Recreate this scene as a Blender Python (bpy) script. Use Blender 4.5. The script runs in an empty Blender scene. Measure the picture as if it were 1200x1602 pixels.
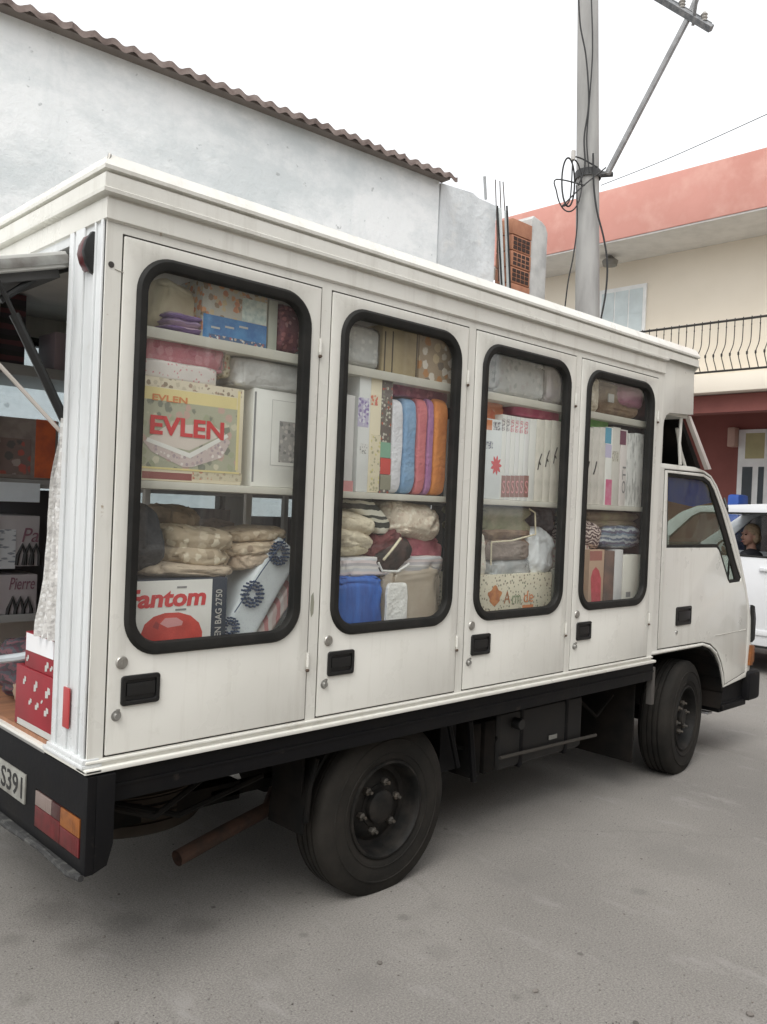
import bpy, bmesh, math, random
from mathutils import Vector, Matrix, noise
random.seed(7)
SC = bpy.context.scene; COL = SC.collection
R = math.radians
# ------------------------------------------------------------------ camera (solved from the photograph)
CAM = Vector((-1.31504722, -2.6556143, 1.76537421)); F = 1330.0688
RIGHT = Vector((0.719859311, -0.692878713, 0.041492903)); DOWN = Vector((0.023845196, -0.035057225, -0.999100795)); FWD = Vector((0.69371031, 0.720201416, -0.0087144461))
cd = bpy.data.cameras.new('camera'); cam = bpy.data.objects.new('camera', cd); COL.objects.link(cam); SC.camera = cam
cd.sensor_fit = 'HORIZONTAL'; cd.sensor_width = 36; cd.lens = 36*F/1200; cd.clip_end = 2000; cd.clip_start = .05
m = Matrix.Identity(4)
for i in range(3):
    m[i][0] = RIGHT[i]; m[i][1] = -DOWN[i]; m[i][2] = -FWD[i]; m[i][3] = CAM[i]
cam.matrix_world = m

def px(u, v, ax, val):
    """world point seen at photo pixel (u, v) on the plane axis = val"""
    d = RIGHT*((u-600)/F) + DOWN*((v-801)/F) + FWD
    return CAM + d*((val-CAM[ax])/d[ax])

# ------------------------------------------------------------------ materials
def nmat(name):
    mt = bpy.data.materials.new(name); mt.use_nodes = True
    nt = mt.node_tree; b = nt.nodes['Principled BSDF']
    return mt, nt, b
GM = 1.0      # colour gain, raised for the goods to make up for dim light behind the glass
def c4(c): return (min(.86, c[0]*GM), min(.86, c[1]*GM), min(.86, c[2]*GM), 1) if GM != 1 else (c[0], c[1], c[2], 1)
def coords(nt, stretch=(1,1,1), kind='Object'):
    tc = nt.nodes.new('ShaderNodeTexCoord'); mp = nt.nodes.new('ShaderNodeMapping')
    mp.inputs['Scale'].default_value = stretch
    nt.links.new(tc.outputs[kind], mp.inputs[0]); return mp.outputs[0]
def tex_noise(nt, vec, scale, detail=5, rough=.55):
    n = nt.nodes.new('ShaderNodeTexNoise'); n.inputs['Scale'].default_value = scale
    n.inputs['Detail'].default_value = detail; n.inputs['Roughness'].default_value = rough
    nt.links.new(vec, n.inputs['Vector']); return n.outputs['Fac']
def ramp(nt, fac, stops, interp='LINEAR'):
    r = nt.nodes.new('ShaderNodeValToRGB'); e = r.color_ramp.elements; r.color_ramp.interpolation = interp
    e[0].position, e[0].color = stops[0][0], c4(stops[0][1]); e[1].position, e[1].color = stops[1][0], c4(stops[1][1])
    for p, c in stops[2:]:
        x = e.new(p); x.color = c4(c)
    nt.links.new(fac, r.inputs[0]); return r.outputs[0]
def mixc(nt, fac, a, b, mode='MIX'):
    x = nt.nodes.new('ShaderNodeMix'); x.data_type = 'RGBA'; x.blend_type = mode
    for s, v in ((x.inputs[0], fac), (x.inputs[6], a), (x.inputs[7], b)):
        if hasattr(v, 'links') or hasattr(v, 'is_linked'): nt.links.new(v, s)
        elif isinstance(v, (int, float)): s.default_value = v
        else: s.default_value = c4(v)
    return x.outputs[2]
def bump(nt, b, h, strength, dist=.01):
    n = nt.nodes.new('ShaderNodeBump'); n.inputs['Strength'].default_value = strength; n.inputs['Distance'].default_value = dist
    nt.links.new(h, n.inputs['Height']); nt.links.new(n.outputs[0], b.inputs['Normal'])
def dark(mt, sp=.2):
    mt.node_tree.nodes['Principled BSDF'].inputs['Specular IOR Level'].default_value = sp; return mt
def M(name, col, rough=.6, metal=0, col2=None, scale=4, lo=.4, hi=.65, bmp=0, bscale=80, stretch=(1,1,1), coat=0, dist=.01, col3=None, scale3=30, lo3=.62, hi3=.72, detail=6):
    mt, nt, b = nmat(name); b.inputs['Roughness'].default_value = rough; b.inputs['Metallic'].default_value = metal
    b.inputs['Coat Weight'].default_value = coat
    b.inputs['Base Color'].default_value = c4(col)
    v = coords(nt, stretch)
    if col2 is None: col2 = tuple(x*.88 for x in col); 
    c = ramp(nt, tex_noise(nt, v, scale, detail), [(lo, col), (hi, col2)])
    if col3 is not None:
        f = ramp(nt, tex_noise(nt, coords(nt), scale3, 4), [(lo3, (0,0,0)), (hi3, (1,1,1))])
        c = mixc(nt, f, c, col3)
    nt.links.new(c, b.inputs['Base Color'])
    if bmp: bump(nt, b, tex_noise(nt, coords(nt), bscale, 4), bmp, dist)
    return mt
def grime(mt, col=(.36,.33,.27), amt=.5):
    nt = mt.node_tree; b = nt.nodes['Principled BSDF']; src = b.inputs['Base Color'].links[0].from_socket
    f = ramp(nt, tex_noise(nt, coords(nt, (9, 9, .8)), 1.5, 6, .65), [(.52, (0,0,0)), (.78, (amt,)*3)])
    c = mixc(nt, f, src, col)
    f2 = ramp(nt, tex_noise(nt, coords(nt), 7, 8, .75), [(.57, (0,0,0)), (.72, (amt*.7,)*3)])
    c = mixc(nt, f2, c, (.50,.48,.42))
    f3 = ramp(nt, tex_noise(nt, coords(nt, (1,1,14)), 9, 3, .5), [(.73, (0,0,0)), (.76, (amt*.5,)*3)])
    c = mixc(nt, f3, c, (.52,.5,.45))
    nt.links.new(c, b.inputs['Base Color']); nt.links.new(ramp(nt, tex_noise(nt, coords(nt), 4, 6), [(.35, (.24,)*3), (.7, (.5,)*3)]), b.inputs['Roughness']); return mt
def PR(name, ground, cols, scale=30, thr=.35, rough=.6, bmp=.15, bscale=25, mod=.9, stretch=(1,1,1)):
    """a print: scattered motifs of several colours on a ground"""
    mt, nt, b = nmat(name); b.inputs['Roughness'].default_value = rough
    v = coords(nt, stretch)
    vo = nt.nodes.new('ShaderNodeTexVoronoi'); vo.inputs['Scale'].default_value = scale; nt.links.new(v, vo.inputs['Vector'])
    sp = nt.nodes.new('ShaderNodeSeparateColor'); nt.links.new(vo.outputs['Color'], sp.inputs[0])
    n = len(cols); st = [(i/n, c) for i, c in enumerate(cols)]
    if n == 1: st = [(0, cols[0]), (1, cols[0])]
    cc = ramp(nt, sp.outputs[0], st, 'CONSTANT')
    ad = nt.nodes.new('ShaderNodeMath'); ad.operation = 'MULTIPLY_ADD'
    nt.links.new(tex_noise(nt, v, scale*2.2, 3), ad.inputs[0]); ad.inputs[1].default_value = mod*.6; nt.links.new(vo.outputs['Distance'], ad.inputs[2])
    f = ramp(nt, ad.outputs[0], [(thr+mod*.28, (1,1,1)), (thr+mod*.28+.08, (0,0,0))])
    g = ramp(nt, tex_noise(nt, v, 6, 4), [(.35, ground), (.7, tuple(x*.85 for x in ground))])
    nt.links.new(mixc(nt, f, g, cc), b.inputs['Base Color'])
    if bmp: bump(nt, b, tex_noise(nt, v, bscale, 4), bmp)
    return mt
def ST(name, cols, axis=2, freq=20, rough=.7, wob=.02, bmp=.15):
    mt, nt, b = nmat(name); b.inputs['Roughness'].default_value = rough
    v = coords(nt); s = nt.nodes.new('ShaderNodeSeparateXYZ'); nt.links.new(v, s.inputs[0])
    a = nt.nodes.new('ShaderNodeMath'); a.operation = 'MULTIPLY_ADD'; nt.links.new(tex_noise(nt, v, 12, 3), a.inputs[0]); a.inputs[1].default_value = wob
    nt.links.new(s.outputs[axis], a.inputs[2])
    q = nt.nodes.new('ShaderNodeMath'); q.operation = 'MULTIPLY'; nt.links.new(a.outputs[0], q.inputs[0]); q.inputs[1].default_value = freq
    fr = nt.nodes.new('ShaderNodeMath'); fr.operation = 'FRACT'; nt.links.new(q.outputs[0], fr.inputs[0])
    c = ramp(nt, fr.outputs[0], [(i/len(cols), x) for i, x in enumerate(cols)], 'CONSTANT')
    nt.links.new(c, b.inputs['Base Color'])
    if bmp: bump(nt, b, tex_noise(nt, v, 30, 3), bmp)
    return mt
def glassmat(name, tint=(.9,.93,.91), dust_haze=.04, dcol=(.7,.7,.66), gloss=.03, ior=1.5):
    mt = bpy.data.materials.new(name); mt.use_nodes = True; nt = mt.node_tree; nt.nodes.clear()
    o = nt.nodes.new('ShaderNodeOutputMaterial'); tr = nt.nodes.new('ShaderNodeBsdfTransparent'); tr.inputs[0].default_value = c4(tint)
    gl = nt.nodes.new('ShaderNodeBsdfGlossy'); gl.inputs['Roughness'].default_value = gloss
    df = nt.nodes.new('ShaderNodeBsdfDiffuse'); df.inputs[0].default_value = c4(dcol)
    lw = nt.nodes.new('ShaderNodeLayerWeight'); pw = nt.nodes.new('ShaderNodeMath'); pw.operation = 'POWER'; pw.inputs[1].default_value = 5
    nt.links.new(lw.outputs['Facing'], pw.inputs[0]); lw.inputs[0].default_value = .5
    r0 = ((ior-1)/(ior+1))**2; fr = nt.nodes.new('ShaderNodeMath'); fr.operation = 'MULTIPLY_ADD'; nt.links.new(pw.outputs[0], fr.inputs[0]); fr.inputs[1].default_value = (1-r0)*.7; fr.inputs[2].default_value = r0
    m1 = nt.nodes.new('ShaderNodeMixShader'); m2 = nt.nodes.new('ShaderNodeMixShader')
    v = coords(nt, (1,1,.5)); n = tex_noise(nt, v, 6, 8, .7)
    mr = nt.nodes.new('ShaderNodeMapRange'); nt.links.new(n, mr.inputs[0]); mr.inputs[1].default_value = .3; mr.inputs[2].default_value = .75
    mr.inputs[3].default_value = dust_haze*.4; mr.inputs[4].default_value = dust_haze*1.8  # veil of dust and smears that also paints in haze and faint reflection
    nt.links.new(mr.outputs[0], m1.inputs[0]); nt.links.new(tr.outputs[0], m1.inputs[1]); nt.links.new(df.outputs[0], m1.inputs[2])
    nt.links.new(fr.outputs[0], m2.inputs[0]); nt.links.new(m1.outputs[0], m2.inputs[1]); nt.links.new(gl.outputs[0], m2.inputs[2])
    nt.links.new(m2.outputs[0], o.inputs[0]); return mt

paint = M('white vehicle paint', (.755,.745,.69), .34, col2=(.69,.68,.625), scale=1.6, lo=.35, hi=.75, bmp=.12, bscale=2.6, dist=.03, col3=(.42,.35,.26), scale3=22, lo3=.73, hi3=.8, coat=.15)
paint_rear = M('sky tinted white vehicle paint', (.70,.72,.72), .38, col2=(.62,.64,.64), scale=2.5, stretch=(3,3,.5), lo=.35, hi=.75, col3=(.38,.36,.33), scale3=26, lo3=.72, hi3=.8)  # same white body, with the sky's bluish light put into the colour
cabpaint = M('cab paint', (.76,.75,.70), .28, col2=(.70,.69,.635), scale=1.2, lo=.35, hi=.75, coat=.3, col3=(.5,.45,.38), scale3=14, lo3=.74, hi3=.82)
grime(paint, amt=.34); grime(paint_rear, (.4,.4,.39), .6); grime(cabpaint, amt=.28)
rebate = M('seam shadow rubber', (.05,.045,.04), .8)
rubber = M('black window rubber', (.012,.012,.011), .6, col2=(.02,.019,.017), scale=9, bmp=.1, bscale=60)
blackp = M('black chassis paint', (.005,.005,.006), .6, col2=(.010,.009,.008), scale=5, lo=.5, hi=.8, col3=(.06,.05,.04), scale3=9, lo3=.66, hi3=.82, bmp=.1, bscale=40)
under = M('grimy underside', (.005,.005,.0045), .9, col2=(.014,.011,.009), scale=6)
tyrem = M('tyre rubber', (.015,.014,.0125), .85, col2=(.036,.032,.027), scale=4, lo=.4, hi=.75, bmp=.2, bscale=50)
rimm = M('dark rim steel', (.009,.009,.0085), .6, col2=(.026,.023,.02), scale=10, bmp=.1)
for m_ in (blackp, under, tyrem, rimm): dark(m_)
dark(rubber, .25)
nutm = M('worn nut steel', (.09,.085,.075), .6, .5, col2=(.12,.1,.08), scale=30)
steel = M('grey steel', (.4,.4,.38), .4, .7, col2=(.25,.24,.22), scale=12)
chrome = M('dull chrome lock', (.42,.41,.38), .35, .6, col2=(.3,.28,.25), scale=30)
plastic = M('black plastic', (.010,.010,.010), .45)
rust = M('rusty exhaust steel', (.075,.04,.027), .9, col2=(.035,.024,.018), scale=14, bmp=.3, bscale=60)
redlens = M('red lens', (.12,.010,.012), .45, col2=(.07,.008,.008), scale=25); amber = M('amber lens', (.26,.085,.015), .45, col2=(.17,.055,.012), scale=25); clearlens = M('clear lens', (.22,.17,.15), .5)
darkred = M('dark red lens', (.10,.012,.016), .3, coat=.3); redtape = M('red reflective tape', (.42,.05,.05), .4)
platew = M('plate white', (.50,.50,.47), .5, col2=(.5,.49,.46), scale=9); ink = M('black ink', (.015,.015,.015), .6)
glass = glassmat('window glass', (.97,.985,.97), .032, (.75,.75,.72), .03, 1.75); cabglass = glassmat('cab glass', (.46,.52,.45), .20, (.30,.31,.22), .03, 1.7)  # cab pane's olive veil stands in for the beige building's reflection
cargray = glassmat('far window glass', (.85,.9,.92), .06)
interior = M('interior panel', (.55,.53,.49), .7, col2=(.42,.41,.38), scale=3); inter_dark = M('dark lining', (.09,.09,.09), .8)
shelfm = M('cream shelf board', (.62,.6,.53), .5, col2=(.54,.52,.45), scale=5)
ply = M('plywood floor', (.36,.17,.09), .7, col2=(.24,.12,.07), scale=3, stretch=(1,8,1), bmp=.15)
seatm = M('seat fabric', (.05,.05,.055), .9); bluefilm = M('blue sun strip', (.03,.06,.28), .4)

# ------------------------------------------------------------------ mesh helpers
def loop_rr(x0, x1, z0, z1, r, n=8):
    pts = []
    for cx, cz, a in ((x1-r, z1-r, 0), (x0+r, z1-r, 90), (x0+r, z0+r, 180), (x1-r, z0+r, 270)):
        for k in range(n+1):
            t = R(a+90*k/n); pts.append((cx+r*math.cos(t), cz+r*math.sin(t)))
    return pts
AX = {'-y': Matrix(((1,0,0),(0,0,-1),(0,1,0))), '-x': Matrix(((0,0,-1),(-1,0,0),(0,1,0))), 'z': Matrix.Identity(3)}
class MB:
    def __init__(s): s.bm = bmesh.new()
    def poly(s, vs, fs):
        bv = [s.bm.verts.new(v) for v in vs]
        for f in fs:
            try: s.bm.faces.new([bv[i] for i in f])
            except ValueError: pass
        return bv
    def box(s, x0, x1, y0, y1, z0, z1, bev=0, seg=2, mtx=None):
        if x0 > x1: x0, x1 = x1, x0
        if y0 > y1: y0, y1 = y1, y0
        if z0 > z1: z0, z1 = z1, z0
        t = bmesh.new(); bmesh.ops.create_cube(t, size=1)
        for v in t.verts:
            v.co = Vector((x0 if v.co.x < 0 else x1, y0 if v.co.y < 0 else y1, z0 if v.co.z < 0 else z1))
        if bev: bmesh.ops.bevel(t, geom=t.edges[:], offset=min(bev, .45*min(x1-x0, y1-y0, z1-z0)), segments=seg, affect='EDGES', profile=.6)
        if mtx is not None: bmesh.ops.transform(t, matrix=mtx, verts=t.verts[:])
        s.merge(t); return s
    def merge(s, t):
        me = bpy.data.meshes.new('tmp'); t.to_mesh(me); t.free(); s.bm.from_mesh(me); bpy.data.meshes.remove(me)
    def tube(s, pts, r, n=8, cap=True):
        pts = [Vector(p) for p in pts]; rings = []
        rr = r if isinstance(r, (list, tuple)) else [r]*len(pts)
        up = None
        for i, p in enumerate(pts):
            d = (pts[min(i+1, len(pts)-1)] - pts[max(i-1, 0)]).normalized()
            if up is None: up = Vector((0,0,1)) if abs(d.z) < .9 else Vector((1,0,0))
            a = d.cross(up).normalized(); b = a.cross(d).normalized(); up = b
            rings.append([s.bm.verts.new(p + (a*math.cos(2*math.pi*k/n) + b*math.sin(2*math.pi*k/n))*rr[i]) for k in range(n)])
        for i in range(len(rings)-1):
            for k in range(n): s.bm.faces.new((rings[i][k], rings[i][(k+1)%n], rings[i+1][(k+1)%n], rings[i+1][k]))
        if cap: s.bm.faces.new(rings[0][::-1]); s.bm.faces.new(rings[-1])
        return s
    def lathe(s, prof, c, axis, n=40, closed=False):
        c = Vector(c); ax = Vector(axis).normalized()
        u = ax.cross(Vector((0,0,1))) if abs(ax.z) < .9 else ax.cross(Vector((1,0,0)))
        u.normalize(); w = ax.cross(u)
        rings = []
        for r, h in prof:
            if r < 1e-5: rings.append([s.bm.verts.new(c+ax*h)])
            else: rings.append([s.bm.verts.new(c+ax*h+(u*math.cos(2*math.pi*k/n)+w*math.sin(2*math.pi*k/n))*r) for k in range(n)])
        L = list(range(len(rings)-1))
        for i in L + ([-1] if closed else []):
            A, B = rings[i], rings[i+1]
            for k in range(n):
                k2 = (k+1)%n
                if len(A) == 1 and len(B) == 1: continue
                if len(A) == 1: s.bm.faces.new((A[0], B[k], B[k2]))
                elif len(B) == 1: s.bm.faces.new((A[k], B[0], A[k2]))
                else: s.bm.faces.new((A[k], B[k], B[k2], A[k2]))
        return s
    def plate(s, loops, d0, d1, face='-y', bev=0, res=1):
        """loops in the plane (first is outline, the rest holes), between depths d0 < d1 along the facing axis"""
        cu = bpy.data.curves.new('t', 'CURVE'); cu.dimensions = '2D'; cu.fill_mode = 'BOTH'
        cu.extrude = max(abs(d1-d0)/2 - bev, .0001); cu.bevel_depth = bev; cu.bevel_resolution = res; cu.offset = -bev
        for lp in loops:
            sp = cu.splines.new('POLY'); sp.points.add(len(lp)-1); sp.use_cyclic_u = True
            for p, q in zip(sp.points, lp): p.co = (q[0], q[1], 0, 1)
        ob = bpy.data.objects.new('t', cu); me = bpy.data.meshes.new_from_object(ob)
        md = (d0+d1)/2; A = AX[face]; t = bmesh.new(); t.from_mesh(me)
        off = Vector((0, md, 0)) if face == '-y' else Vector((md, 0, 0)) if face == '-x' else Vector((0,0,md))
        bmesh.ops.remove_doubles(t, verts=t.verts[:], dist=1e-5)
        for v in t.verts: v.co = A @ v.co + off
        s.merge(t); bpy.data.meshes.remove(me); bpy.data.objects.remove(ob); bpy.data.curves.remove(cu); return s
    def sweep_xz(s, loop, prof, closed=True):
        """sweep a small profile (in-plane outward offset, y) along a loop of (x, z)"""
        n = len(loop); rings = []
        for i in range(n):
            a, b, c = Vector(loop[i-1]), Vector(loop[i]), Vector(loop[(i+1)%n])
            t = (c-a).normalized(); nrm = Vector((t.y, -t.x))
            rings.append([s.bm.verts.new((b.x+nrm.x*o, y, b.y+nrm.y*o)) for o, y in prof])
        k = len(prof)
        for i in range(n):
            A, B = rings[i], rings[(i+1)%n]
            for j in range(k): s.bm.faces.new((A[j], A[(j+1)%k], B[(j+1)%k], B[j]))
        return s
    def build(s, name, mat, parent=None, smooth=35, origin=None):
        bmesh.ops.recalc_face_normals(s.bm, faces=s.bm.faces[:])
        me = bpy.data.meshes.new(name); s.bm.to_mesh(me); s.bm.free()
        return link(name, me, mat, parent, smooth, origin)
def wloc(o):
    v = Vector((0,0,0))
    while o is not None: v += o.location; o = o.parent
    return v
def link(name, me, mat, parent=None, smooth=35, origin=None):
    if smooth:
        me.shade_smooth(); me.set_sharp_from_angle(angle=R(smooth))
    me.materials.clear(); me.materials.append(mat)
    o = bpy.data.objects.new(name, me); COL.objects.link(o)
    if parent is not None:
        me.transform(Matrix.Translation(-wloc(parent))); o.parent = parent
    else:
        if origin is None:
            xs = [v.co for v in me.vertices]
            origin = Vector(((min(c.x for c in xs)+max(c.x for c in xs))/2, (min(c.y for c in xs)+max(c.y for c in xs))/2, min(c.z for c in xs)))
        me.transform(Matrix.Translation(-Vector(origin))); o.location = origin
    return o
def tag(o, label, cat, group=None):
    o['label'] = label; o['category'] = cat
    if group: o['group'] = group
    return o
def struct(o, kind='structure'): o['kind'] = kind; return o
def thing(name, label, cat, loc, group=None):
    o = bpy.data.objects.new(name, None); COL.objects.link(o); o.location = loc; o.empty_display_size = .1
    return tag(o, label, cat, group)
def copy_tree(o, parent=None, dx=(0,0,0)):
    kids = list(o.children); c = o.copy(); COL.objects.link(c); c.parent = parent
    c.location = o.location + Vector(dx)
    for k in kids: copy_tree(k, c)
    return c
def letters(parent, txt, cx, cz, w, h, d, mat, face='-y', rot=0, bold=0, shear=0, name='lettering', thick=.0012):
    cu = bpy.data.curves.new('t', 'FONT'); cu.body = txt; cu.extrude = .001; cu.offset = bold; cu.shear = shear; cu.resolution_u = 3
    ob = bpy.data.objects.new('t', cu); me = bpy.data.meshes.new_from_object(ob)
    xs = [v.co.x for v in me.vertices]; ys = [v.co.y for v in me.vertices]
    x0, x1, y0, y1 = min(xs), max(xs), min(ys), max(ys); A = AX[face]; ca, sa = math.cos(R(rot)), math.sin(R(rot))
    for v in me.vertices:
        X = (v.co.x-(x0+x1)/2)/(x1-x0)*w; Y = (v.co.y-(y0+y1)/2)/(y1-y0)*h; Z = thick if v.co.z > 0 else 0
        X, Y = X*ca-Y*sa, X*sa+Y*ca
        p = A @ Vector((X, Y, Z))
        v.co = p + (Vector((cx, d, cz)) if face == '-y' else Vector((d, cx, cz)))
    bpy.data.objects.remove(ob); bpy.data.curves.remove(cu)
    return link(name, me, mat, parent, 0)

# ================================================================== TRUCK
W = 1.98                      # box width
truck = thing('delivery_truck', 'white delivery truck with four glazed side doors, black chassis and raised rear hatch', 'truck', (1.8, W/2, 0))
PITCH, DW = .9079, .8459; 
Z0, Z1 = .891, 2.619
def part(name, mb, mat, parent=truck, smooth=35): return mb.build(name, mat, parent, smooth)

# side panel frame round the doors (near side)
b = MB(); g = .0065
xs = [(-.062, -g)] + [(i*PITCH+DW+g, (i+1)*PITCH-g) for i in range(3)] + [(3*PITCH+DW+g, 3.635)]
loops = [[(-.062,.848),(3.635,.848),(3.635,2.70),(-.062,2.70)]]
for i in range(4):
    loops.append([(i*PITCH-g, Z0-g), (i*PITCH+DW+g, Z0-g), (i*PITCH+DW+g, Z1+g), (i*PITCH-g, Z1+g)])
b.plate(loops, 0, .035)
part('side_panel', b, paint)
b = MB()
for i in range(4):
    x0, x1 = i*PITCH, i*PITCH+DW
    b.plate([[(x0-g+.0003, Z0-g+.0003), (x1+g-.0003, Z0-g+.0003), (x1+g-.0003, Z1+g-.0003), (x0-g+.0003, Z1+g-.0003)], [(x0-.0003, Z0-.0003), (x1+.0003, Z0-.0003), (x1+.0003, Z1+.0003), (x0-.0003, Z1+.0003)]], .003, .03)
part('door_seal', b, rebate)
# one cargo door, then copies
def cargo_door():
    b = MB()
    b.plate([loop_rr(0, DW, Z0, Z1, .004, 2), loop_rr(.062, .788, 1.226, 2.567, .115)], -.004, .032, bev=.002)
    d = part('cargo_door', b, paint)
    b = MB(); L = loop_rr(.075, .775, 1.24, 2.553, .105, 10)
    b.sweep_xz(L, [(-.016,.022),(-.019,.0),(-.013,-.012),(0,-.016),(.015,-.017),(.022,-.012),(.027,-.004),(.024,.0)])
    part('window_gasket', b, rubber, d)
    b = MB(); L = loop_rr(.066, .784, 1.231, 2.562, .11); b.poly([(x, .012, z) for x, z in L], [tuple(range(len(L)))]); part('window_pane', b, glass, d, 0)
    # recessed pull handle
    b = MB(); b.plate([loop_rr(.046, .19, 1.05, 1.152, .012, 4), loop_rr(.062, .176, 1.066, 1.136, .008, 3)], -.013, -.002, bev=.003)
    b.box(.060, .178, -.0045, -.0035, 1.064, 1.138)
    b.box(.066, .172, -.011, -.004, 1.083, 1.125, .004)
    for sx in (.055, .182):
        for sz in (1.058, 1.145): b.lathe([(0,-.0155),(.004,-.0145),(.0045,-.012)], (sx,0,sz), (0,1,0), 10)
    part('door_handle', b, plastic, d)
    b = MB(); b.lathe([(0,-.010),(.019,-.010),(.022,-.006),(.023,-.003),(.023,.0)], (.047,0,1.198), (0,1,0), 28)
    b.box(.044,.050,-.0125,-.009,1.186,1.21,.001); part('round_lock_cap', b, chrome, d)
    b = MB(); b.lathe([(0,-.017),(.010,-.017),(.012,-.012),(.012,-.006),(.018,-.005),(.019,-.003),(.019,0)], (.034,0,1.02), (0,1,0), 24)
    b.box(.027,.041,-.018,-.012,1.033,1.045,.003)
    part('key_lock', b, steel, d)
    for z in (1.13, 2.39):
        b = MB(); b.tube([(DW+.002, -.008, z-.028), (DW+.002, -.008, z+.028)], .0065, 10)
        b.tube([(DW+.002, -.008, z-.036), (DW+.002, -.008, z-.028)], .0045, 8); part('hinge', b, paint, d)
        b = MB(); b.lathe([(0,-.0165),(.006,-.014),(.008,-.006)], (DW+.002,0,z-.042), (0,1,0), 10); part('hinge_pin', b, M('rusty pin', (.1,.07,.05), .8), d)
    return d
door0 = cargo_door()
for i in range(1, 4): copy_tree(door0, truck, (i*PITCH, 0, 0))
# rust freckles at hinges / latch marks
b = MB(); b.plate([[(.862,1.30),(.872,1.315),(.874,1.36),(.868,1.40),(.858,1.385),(.856,1.33)]], -.0015, .001)
part('paint_chip', b, M('bare filler', (.3,.3,.24), .8))
b = MB(); b.lathe([(0,-.003),(.010,-.002),(.011,.002)], (-.043,0,2.515), (0,1,0), 16); part('drain_hole', b, rebate)
b = MB(); b.tube([(-.03,-.001,2.503),(.02,-.002,2.494)], .0015, 5); part('scratch', b, M('scratch', (.45,.43,.38), .8))

# bottom lip
b = MB(); b.box(-.075, 3.66, -.022, .05, .842, .858, .005); b.box(-.068, 3.64, -.010, .03, .872, .881, .003)
b.box(-.075, -.015, -.022, W+.022, .8415, .8575, .005)
part('sill_lip', b, paint)
# far side wall with the same windows
b = MB(); lp = [[(-.062,.848),(3.635,.848),(3.635,2.70),(-.062,2.70)]]
for i in range(4): lp.append(loop_rr(i*PITCH+.062, i*PITCH+.788, 1.226, 2.567, .115))
b.plate(lp, W-.035, W); part('far_side_panel', b, paint)
for i in range(4):
    b = MB(); b.plate([loop_rr(i*PITCH+.05, i*PITCH+.80, 1.214, 2.58, .12)], W-.045, W-.04); part('far_window_pane', b, cargray, truck, 0)
    b = MB(); L = loop_rr(i*PITCH+.075, i*PITCH+.775, 1.24, 2.553, .105, 6)
    b.sweep_xz(L, [(-.019,W-.05),(-.019,W+.005),(.022,W+.012),(.026,W-.04)]); part('far_window_gasket', b, rubber)

# roof + cornice: profile swept round near side, rear and far side
prof = [(.003,2.654),(.004,2.658),(.012,2.661),(.012,2.726),(.004,2.729),(.004,2.736),(.032,2.740),(.033,2.752),(.028,2.755),(.028,2.800),(.014,2.803),(.014,2.809),(.033,2.812),(.034,2.824),(.006,2.868),(-.04,2.872)]
def cornice(pp, path):
    b = MB(); rings = []
    for o, z in pp:
        row = []
        for i, (x, y) in enumerate(path):
            if i == 0: row.append((x, y-o if y < 1 else y+o, z))
            elif i == len(path)-1: row.append((x, y+o, z))
            else: row.append((x-o, y-o if y < 1 else y+o, z))
        rings.append([b.bm.verts.new(v) for v in row])
    for i in range(len(rings)-1):
        for j in range(len(path)-1): b.bm.faces.new((rings[i][j], rings[i][j+1], rings[i+1][j+1], rings[i+1][j]))
    # end caps
    for j in (0, len(path)-1):
        y = path[j][1]; inn = b.bm.verts.new((path[j][0], .06 if y < 1 else W-.06, prof[0][1])); inn2 = b.bm.verts.new((path[j][0], .06 if y < 1 else W-.06, pp[-1][1]))
        b.bm.faces.new([r[j] for r in rings] + [inn2, inn])
    return b
part('cornice', cornice(prof[:9], [(3.638,0),(-.058,0),(-.058,W),(3.638,W)]), paint, truck, 25)
part('roof_edge_trim', cornice(prof[8:], [(4.045,0),(-.058,0),(-.058,W),(4.045,W)]), paint, truck, 25)
b = MB(); b.box(-.02, 4.05, .03, W-.03, 2.845, 2.871); part('roof', b, paint)
b = MB(); b.box(-.0, 3.6, .036, W-.036, 2.69, 2.70); part('ceiling_lining', b, interior)
b = MB(); b.tube([(-.081,-.023,2.815),(-.066,-.008,2.866)], .006, 6); part('corner_bracket', b, steel)
# overhang above the cab (near side cheek with rounded lower rear corner)
a = [(3.638,2.10),(3.668,2.10),(3.668,2.33),(3.675,2.37),(3.70,2.405),(3.74,2.425),(4.06,2.445),(4.045,2.82),(3.638,2.82)]
b = MB(); b.plate([a], .004, .035, bev=.002); part('overhang_cheek', b, paint)
b = MB(); b.plate([a], W-.035, W-.004); part('overhang_cheek', b, paint)
b = MB(); b.box(3.64, 3.668, .036, W-.036, .85, 2.83, .004); part('bulkhead', b, M('dark bulkhead', (.05,.05,.05), .7))
b = MB(); b.box(4.03, 4.05, .036, W-.036, 2.44, 2.845); b.box(3.66, 4.04, .036, W-.036, 2.42, 2.44); part('overhang_front', b, paint)
b = MB(); b.lathe([(0,.045),(.018,.042),(.03,.03),(.034,.012),(.034,0)], (4.05,.045,2.585), (1,0,0), 20); part('front_marker_lamp', b, M('dark lamp lens', (.05,.035,.02), .3))
# raked fairing pieces between the overhang and the cab roof
b = MB(); b.plate([[(4.045,2.44),(4.085,2.44),(4.42,2.105),(4.37,2.10)]], .03, .06, bev=.003); part('fairing_strut', b, M('pinkish white fairing', (.66,.6,.56), .5))
b = MB(); b.tube([(3.985,.05,2.43),(3.975,.05,2.25),(4.0,.05,2.11)], .011, 8); part('roof_stay', b, paint)
b = MB(); b.tube([(4.07,.12,2.36),(4.17,.14,2.22),(4.26,.14,2.10)], .012, 8); part('roof_stay', b, paint)
b = MB(); b.plate([[(4.05,2.43),(4.10,2.43),(4.40,2.11),(4.33,2.11)]], .10, .9); part('dark_fairing', b, under)

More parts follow.
